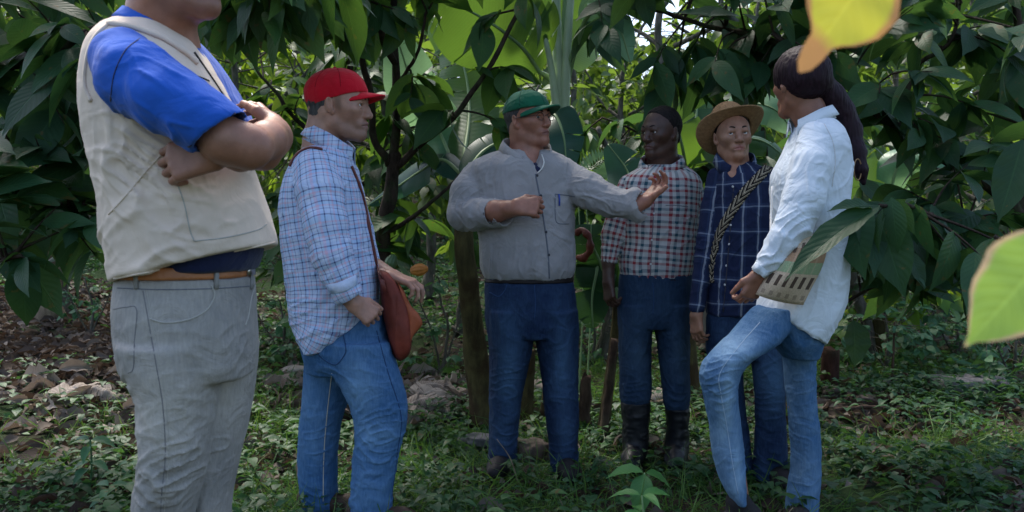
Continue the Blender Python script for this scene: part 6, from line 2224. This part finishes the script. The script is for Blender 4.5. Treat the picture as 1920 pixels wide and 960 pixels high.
    V, F = tube(spline(px(q), 26), np.array([.006] + [.018] * 24 + [.004]) * (1 + .2 * np.sin(np.arange(26))), 9)
    V = knob(V, .006, 40)
    o = link('dry_banana_leaf', mk_mesh('dry_banana_leaf', V, F), M['flower'])
    tag(o, 'curled red-brown dead banana leaf hanging beside the grey shirt', 'leaf')


def stump(label, base, top, r0, r1, mat, seed, name='stump', cat='stump'):
    q = spline([base, (np.array(base) + np.array(top)) / 2, top], 14)
    V, F = tube(q, np.linspace(r0, r1, 14), 14)
    V = knob(V, r0 * .25, 1 / r0 * .6)
    m = V[:, 2] > np.max(V[:, 2]) - .05
    V[m, 2] += vnoise(V[m] * 40 + seed) * .03
    o = link(name, mk_mesh(name, V, F), M[mat])
    tag(o, label, cat)


def rock(label, c, r, mat, seed, sq=.5):
    V, F = sphere((0, 0, 0), 1, 26, 36)
    n = V / np.linalg.norm(V, axis=1, keepdims=True)
    d = 1 + .28 * fbm(n * 1.6 + seed, 3) + .05 * fbm(n * 7 + seed, 2)
    V = n * d[:, None]
    V[:, 2] = np.where(V[:, 2] > sq, sq + (V[:, 2] - sq) * .35, V[:, 2])
    o = link('rock', mk_mesh('rock', V * np.array(r) + np.array(c), F), M[mat])
    tag(o, label, 'rock')


def build_small():
    rs = np.random.RandomState(77)
    stump('brown cut banana stem seen between the legs of the grey shirt person', P(985, 800, 4.95), P(988, 655, 4.95), .05, .045, 'pseudostem', 1)
    stump('jagged dark stump right of the dark jeans', P(1095, 805, 4.9), P(1100, 705, 4.9), .045, .03, 'dead_wood', 2)
    stump('dark slanting stem left of the rubber boots', P(1128, 835, 4.5), P(1152, 640, 4.6), .028, .020, 'dead_wood', 3, 'stem', 'stem')
    stump('red-brown broken stump right of the light jeans', P(1552, 738, 5.9), P(1558, 655, 5.9), .07, .062, 'red_wood', 4)
    stump('thin bare sapling stick on the right', P(1672, 730, 6.1), P(1677, 610, 6.1), .010, .007, 'dead_wood', 5, 'sapling', 'sapling')
    # rocks
    g = lambda u, Y: P(u, 440 + (CAM_H - float(gz((u - 960) / FPX * Y, Y))) / Y * FPX, Y)
    rock('flat brownish rock between the feet of the grey shirt person', g(1003, 4.15) + (0, 0, .05), (.085, .07, .08), 'stone_brown', 1)
    rock('low grey rock left of the dark jeans', g(893, 4.4) + (0, 0, .03), (.10, .08, .06), 'stone', 2)
    rock('long pale grey boulder in the right background', g(1800, 6.0) + (.05, 0, .02), (.32, .22, .13), 'stone', 3)
    rock('small brown rock beside the red-brown stump', g(1560, 5.7) + (0, 0, .03), (.07, .06, .06), 'stone_brown', 4)
    rock('rounded brown rock beside the fallen sticks', g(1630, 5.5) + (0, 0, .03), (.10, .08, .06), 'stone_brown', 5)
    # fallen sticks
    for k, (a, b, r, lab) in enumerate((
            ((1546, 772, 5.2), (1650, 762, 5.3), .012, 'straight brown stick lying highest in the pile right of the light jeans'),
            ((1556, 796, 5.0), (1664, 778, 5.2), .016, 'thickest brown stick across the pile right of the light jeans'),
            ((1600, 806, 4.9), (1640, 758, 5.3), .010, 'short stick crossing the others at an angle'),
            ((476, 742, 5.7), (566, 752, 5.7), .009, 'thin pale stick on the ground left of the blue jeans'),
            ((1180, 770, 5.2), (1320, 756, 5.6), .014, 'pale fallen stick behind the rubber boots'))):
        p, q = P(*a), P(*b)
        p[2] = gz(p[0], p[1]) + .03 + .015 * (k % 3); q[2] = gz(q[0], q[1]) + .03 + .02 * (k % 2)
        m_ = (p + q) / 2 + (rs.rand(3) - .5) * .05
        V, F = tube(spline([p, m_, q], 16), np.linspace(r, r * .6, 16), 8)
        o = link('stick', mk_mesh('stick', knob(V, r * .4, 20), F), M['dead_wood' if k < 3 else 'bark_pale'])
        tag(o, lab, 'stick')
    # dead banana leaves lying in a heap
    labs = ['long pale dead banana leaf arching on the ground left of the blue jeans', 'dead banana leaf curled high behind the leather bag', 'grey dead banana leaf folded right of the light blue jeans', 'brown dead banana leaf at the foot of the leaning stem',
            'crumpled dead leaf lowest in the heap behind the red cap person', 'short dead banana leaf leaning at the middle of the heap', 'pale dead leaf lying behind the rubber boots', 'dead banana leaf on the litter left of the grey jeans']
    paths = [[(478, 728, 5.9), (510, 712, 5.8), (545, 704, 5.8), (600, 712, 5.8)], [(740, 705, 5.6), (775, 697, 5.5), (820, 715, 5.4), (850, 745, 5.3)], [(750, 770, 5.4), (790, 745, 5.4), (830, 740, 5.4), (860, 770, 5.3)],
             [(820, 745, 5.5), (860, 725, 5.5), (890, 735, 5.4), (905, 765, 5.3)], [(740, 800, 5.0), (780, 780, 5.1), (820, 785, 5.1), (850, 800, 5.0)], [(790, 790, 5.2), (800, 750, 5.2), (830, 720, 5.3), (850, 712, 5.4)],
             [(1190, 775, 5.3), (1230, 762, 5.4), (1300, 768, 5.4)], [(90, 800, 5.0), (140, 770, 5.2), (190, 775, 5.2), (240, 745, 5.3)]]
    for k, (lab, pth) in enumerate(zip(labs, paths)):
        pp = []
        for i_, (u, v, Y) in enumerate(pth):
            q = P(u, v, Y); q[2] = float(gz(q[0], q[1])) + .03 + (.05 + .03 * (k % 3)) * math.sin(math.pi * i_ / (len(pth) - 1)); pp.append(q)
        V, F, UV, q, prof = banana_blade(pp, .20 + .03 * (k % 3), (.3 * (k % 2), -.6, .9), 50 + k, 12, .55)
        V = V + np.stack([vnoise(V * 22 + 5 * j + k) for j in range(3)], 1) * .014
        V[:, 2] = np.maximum(V[:, 2], gz(V[:, 0], V[:, 1]) + .006)
        me = mk_mesh('dead_banana_leaf', V, F); set_uv(me, UV[[l.vertex_index for l in me.loops]]); fattr(me, 'rnd', np.clip(.3 + .5 * vnoise(V * 5) + .1 * k, 0, 1))
        o = link('dead_banana_leaf', me, M['dry_banana']); tag(o, lab, 'dead leaf')
    # seedlings: stem > leaves
    def seedling(label, base, h, specs, mat, L, w=.5):
        b = np.array(base, float); root = thing('seedling', label, 'seedling', tuple(b))
        top = b + np.array([.01, 0, h])
        V, F = tube(spline([b, b + np.array([.015, 0, h * .5]), top], 8), np.linspace(.004, .003, 8), 6)
        link('stem', mk_mesh('stem', V, F), M['herb' if mat == 'herb' else 'petiole'], root)
        for (az, el, sc, hh) in specs:
            a = math.radians(az); e = math.radians(el)
            d = np.array([math.cos(a) * math.cos(e), math.sin(a) * math.cos(e), math.sin(e)])
            me = leaves('leaf', 'near', [b + (top - b) * hh + d * .006], np.array([d]), np.array([[-math.cos(a) * math.sin(e), -math.sin(a) * math.sin(e) - .25, math.cos(e)]]), L * sc, w, .45, .35, rs, wave=.03)
            link('leaf', me, M[mat], root)
    B = lambda u, v: (lambda Y: P(u, v, Y))(1758 / (v - 440))
    gb = lambda u, Y: np.array([(u - 960) / FPX * Y, Y, float(gz((u - 960) / FPX * Y, Y))])
    seedling('bright green seedling with three broad leaves in front of the rubber boots', gb(1205, 3.20), .20, [(180, 10, .95, 1), (10, -10, .85, 1), (250, -35, 1.1, 1)], 'seedling', .15, .52)
    seedling('light green seedling cut off by the bottom edge below the broad-leaved one', gb(1200, 2.95), .19, [(170, 15, 1, 1), (20, 10, 1, 1), (300, 10, .8, 1), (100, 20, .8, .7), (220, 10, 1, .7)], 'seedling', .115, .42)
    seedling('blue-green herb with paired leaves in front of the dead leaf litter', gb(160, 3.55), .24, [(175, 5, 1, 1), (5, 5, 1, 1), (270, -20, .8, .9), (190, -5, .9, .6), (-10, -5, .9, .6), (250, -10, .9, .5)], 'herb', .10, .5)
    seedling('second blue-green herb near the bottom left corner', gb(195, 3.30), .12, [(160, 5, 1, 1), (10, 5, 1, 1), (270, 0, .8, .9), (210, -5, .9, .6), (60, 5, .9, .6)], 'herb', .09, .5)
    seedling('herb with drooping leaves at the left knee of the grey jeans', gb(232, 3.7), .10, [(170, 0, 1, 1), (-5, 0, 1, 1), (270, -20, .8, .9)], 'herb', .08, .5)
    # tall grass stems
    for k, (u, Y, h, lean, lab) in enumerate(((790, 3.5, .33, .02, 'tall bare grass stem right of the light blue jeans'), (975, 3.65, .22, -.10, 'pale bent grass stem before the dark jeans'), (1465, 3.1, .10, .05, 'short dry stalk between the feet of the white shirt person'),
                                                (1440, 3.1, .09, -.01, 'short dry stalk left of its slanting neighbour'), (1815, 3.5, .16, -.03, 'yellow grass stem at the lower right'), (1065, 3.2, .10, -.03, 'curved pale shoot at the bottom edge'))):
        b = gb(u, Y)
        V, F = tube(spline([b, b + np.array([lean * .4, 0, h * .6]), b + np.array([lean, 0, h])], 10), np.linspace(.0035, .0015, 10), 5)
        o = link('grass_stem', mk_mesh('grass_stem', V, F), M['grass' if k in (0, 4) else 'bark_pale'])
        if k in (0, 4): fattr(o.data, 'rnd', np.full(len(V), .9))
        tag(o, lab, 'grass stem')
    # young palm on the right
    root = thing('palm', 'young fan palm with thin drooping leaflets above the grey boulder', 'palm', gb(1850, 6.6))
    c = P(1858, 700, 6.5)
    for k, (du, dv, n) in enumerate(((-95, -20, 1), (-85, -45, 1), (-70, 5, 1), (-30, -70, 1), (30, -60, 1), (60, -20, 1))):
        for j in range(3):
            e = P(1858 + du + j * 10, 700 + dv + j * 8, 6.4 + .1 * j)
            d = e - c
            me = leaves('leaflet', 'blade', [c], np.array([d]), np.array([[0, -1, .6]]), np.linalg.norm(d) * 1.05, .07, .28, .2, rs)
            link('leaflet', me, M['herb'], root)
    V, F = tube(spline([gb(1862, 6.6), (gb(1862, 6.6) + c) / 2, c], 6), .012, 6)
    link('stem', mk_mesh('stem', V, F), M['grass'], root)
    # fern-like fronds behind the pointing hand
    for k, (u, v, Y, du, dv, lab) in enumerate(((1085, 345, 5.6, 60, -52, 'pale fern frond left of the pointing hand'), (1100, 360, 5.7, 55, -20, 'lower pale fern frond behind the grey sleeve'), (1215, 400, 6.2, 60, -40, 'fern frond behind the red checked shoulder'))):
        a, e = P(u, v, Y), P(u + du, v + dv, Y)
        root = thing('fern', lab, 'fern', tuple(gb(u, Y)), 'ferns behind the group')
        base = gb(u, Y)
        V, F = tube(spline([base, (base + a) / 2 + (.03, 0, 0), a, (a + e) / 2 + (0, 0, .03), e], 24), np.linspace(.006, .002, 24), 5)
        link('stalk', mk_mesh('stalk', V, F), M['petiole'], root)
        q = spline([a, (a + e) / 2 + (0, 0, .03), e], 16)
        for sd_ in (-1, 1):
            d = np.gradient(q, axis=0); d /= np.linalg.norm(d, axis=1, keepdims=True)
            side = np.cross(d, (0, -1, .2)) * sd_
            me = leaves('leaflets', 'tiny', q, side + d * .5, np.tile([[0, -1, .5]], (16, 1)), .11 * np.sin(np.linspace(.5, 3.0, 16)) + .01, .22, .2, .2, rs)
            link('frond', me, M['banana_pale'], root)
    # leaves close to the camera
    t1 = thing('leafy_twig', 'out-of-focus yellow leaf with brown tip hanging at the top right', 'leaf', P(1660, -160, .62))
    p, q = P(1668, -115, .62), P(1514, 132, .60)
    me = leaves('leaf', 'tail', [p], np.array([q - p]), np.array([[.25, -1, .1]]), np.linalg.norm(q - p), .62, .10, .10, rs, wave=.03)
    link('leaf', me, M['yellow_leaf'], t1)
    V, F = tube(spline(px([(1760, -240, .66), (1710, -180, .64), (1668, -115, .62)]), 10), .0018, 6)
    link('twig', mk_mesh('twig', V, F), M['bark_cacao'], t1)
    t2 = thing('leafy_twig', 'out-of-focus lime green leaf reaching in at the right edge', 'leaf', P(2060, 380, .60))
    p, q = P(1990, 440, .58), P(1822, 652, .56)
    me = leaves('leaf', 'big', [p], np.array([q - p]), np.array([[.2, -1, .25]]), np.linalg.norm(q - p), .62, .10, .12, rs, wave=.04)
    link('leaf', me, M['lime_leaf'], t2)
    V, F = tube(spline(px([(2140, 330, .64), (2060, 380, .60), (1990, 440, .58)]), 10), .0018, 6)
    link('twig', mk_mesh('twig', V, F), M['bark_cacao'], t2)
import time as _t
for fn in (build_ground, build_far_wood, build_cover, build_trees, build_bananas, build_small, person_vest, person_red_cap, person_green_cap, person_boots, person_straw_hat, person_white_shirt):
    t0 = _t.time(); fn(); print(fn.__name__, round(_t.time() - t0, 1), flush=True)
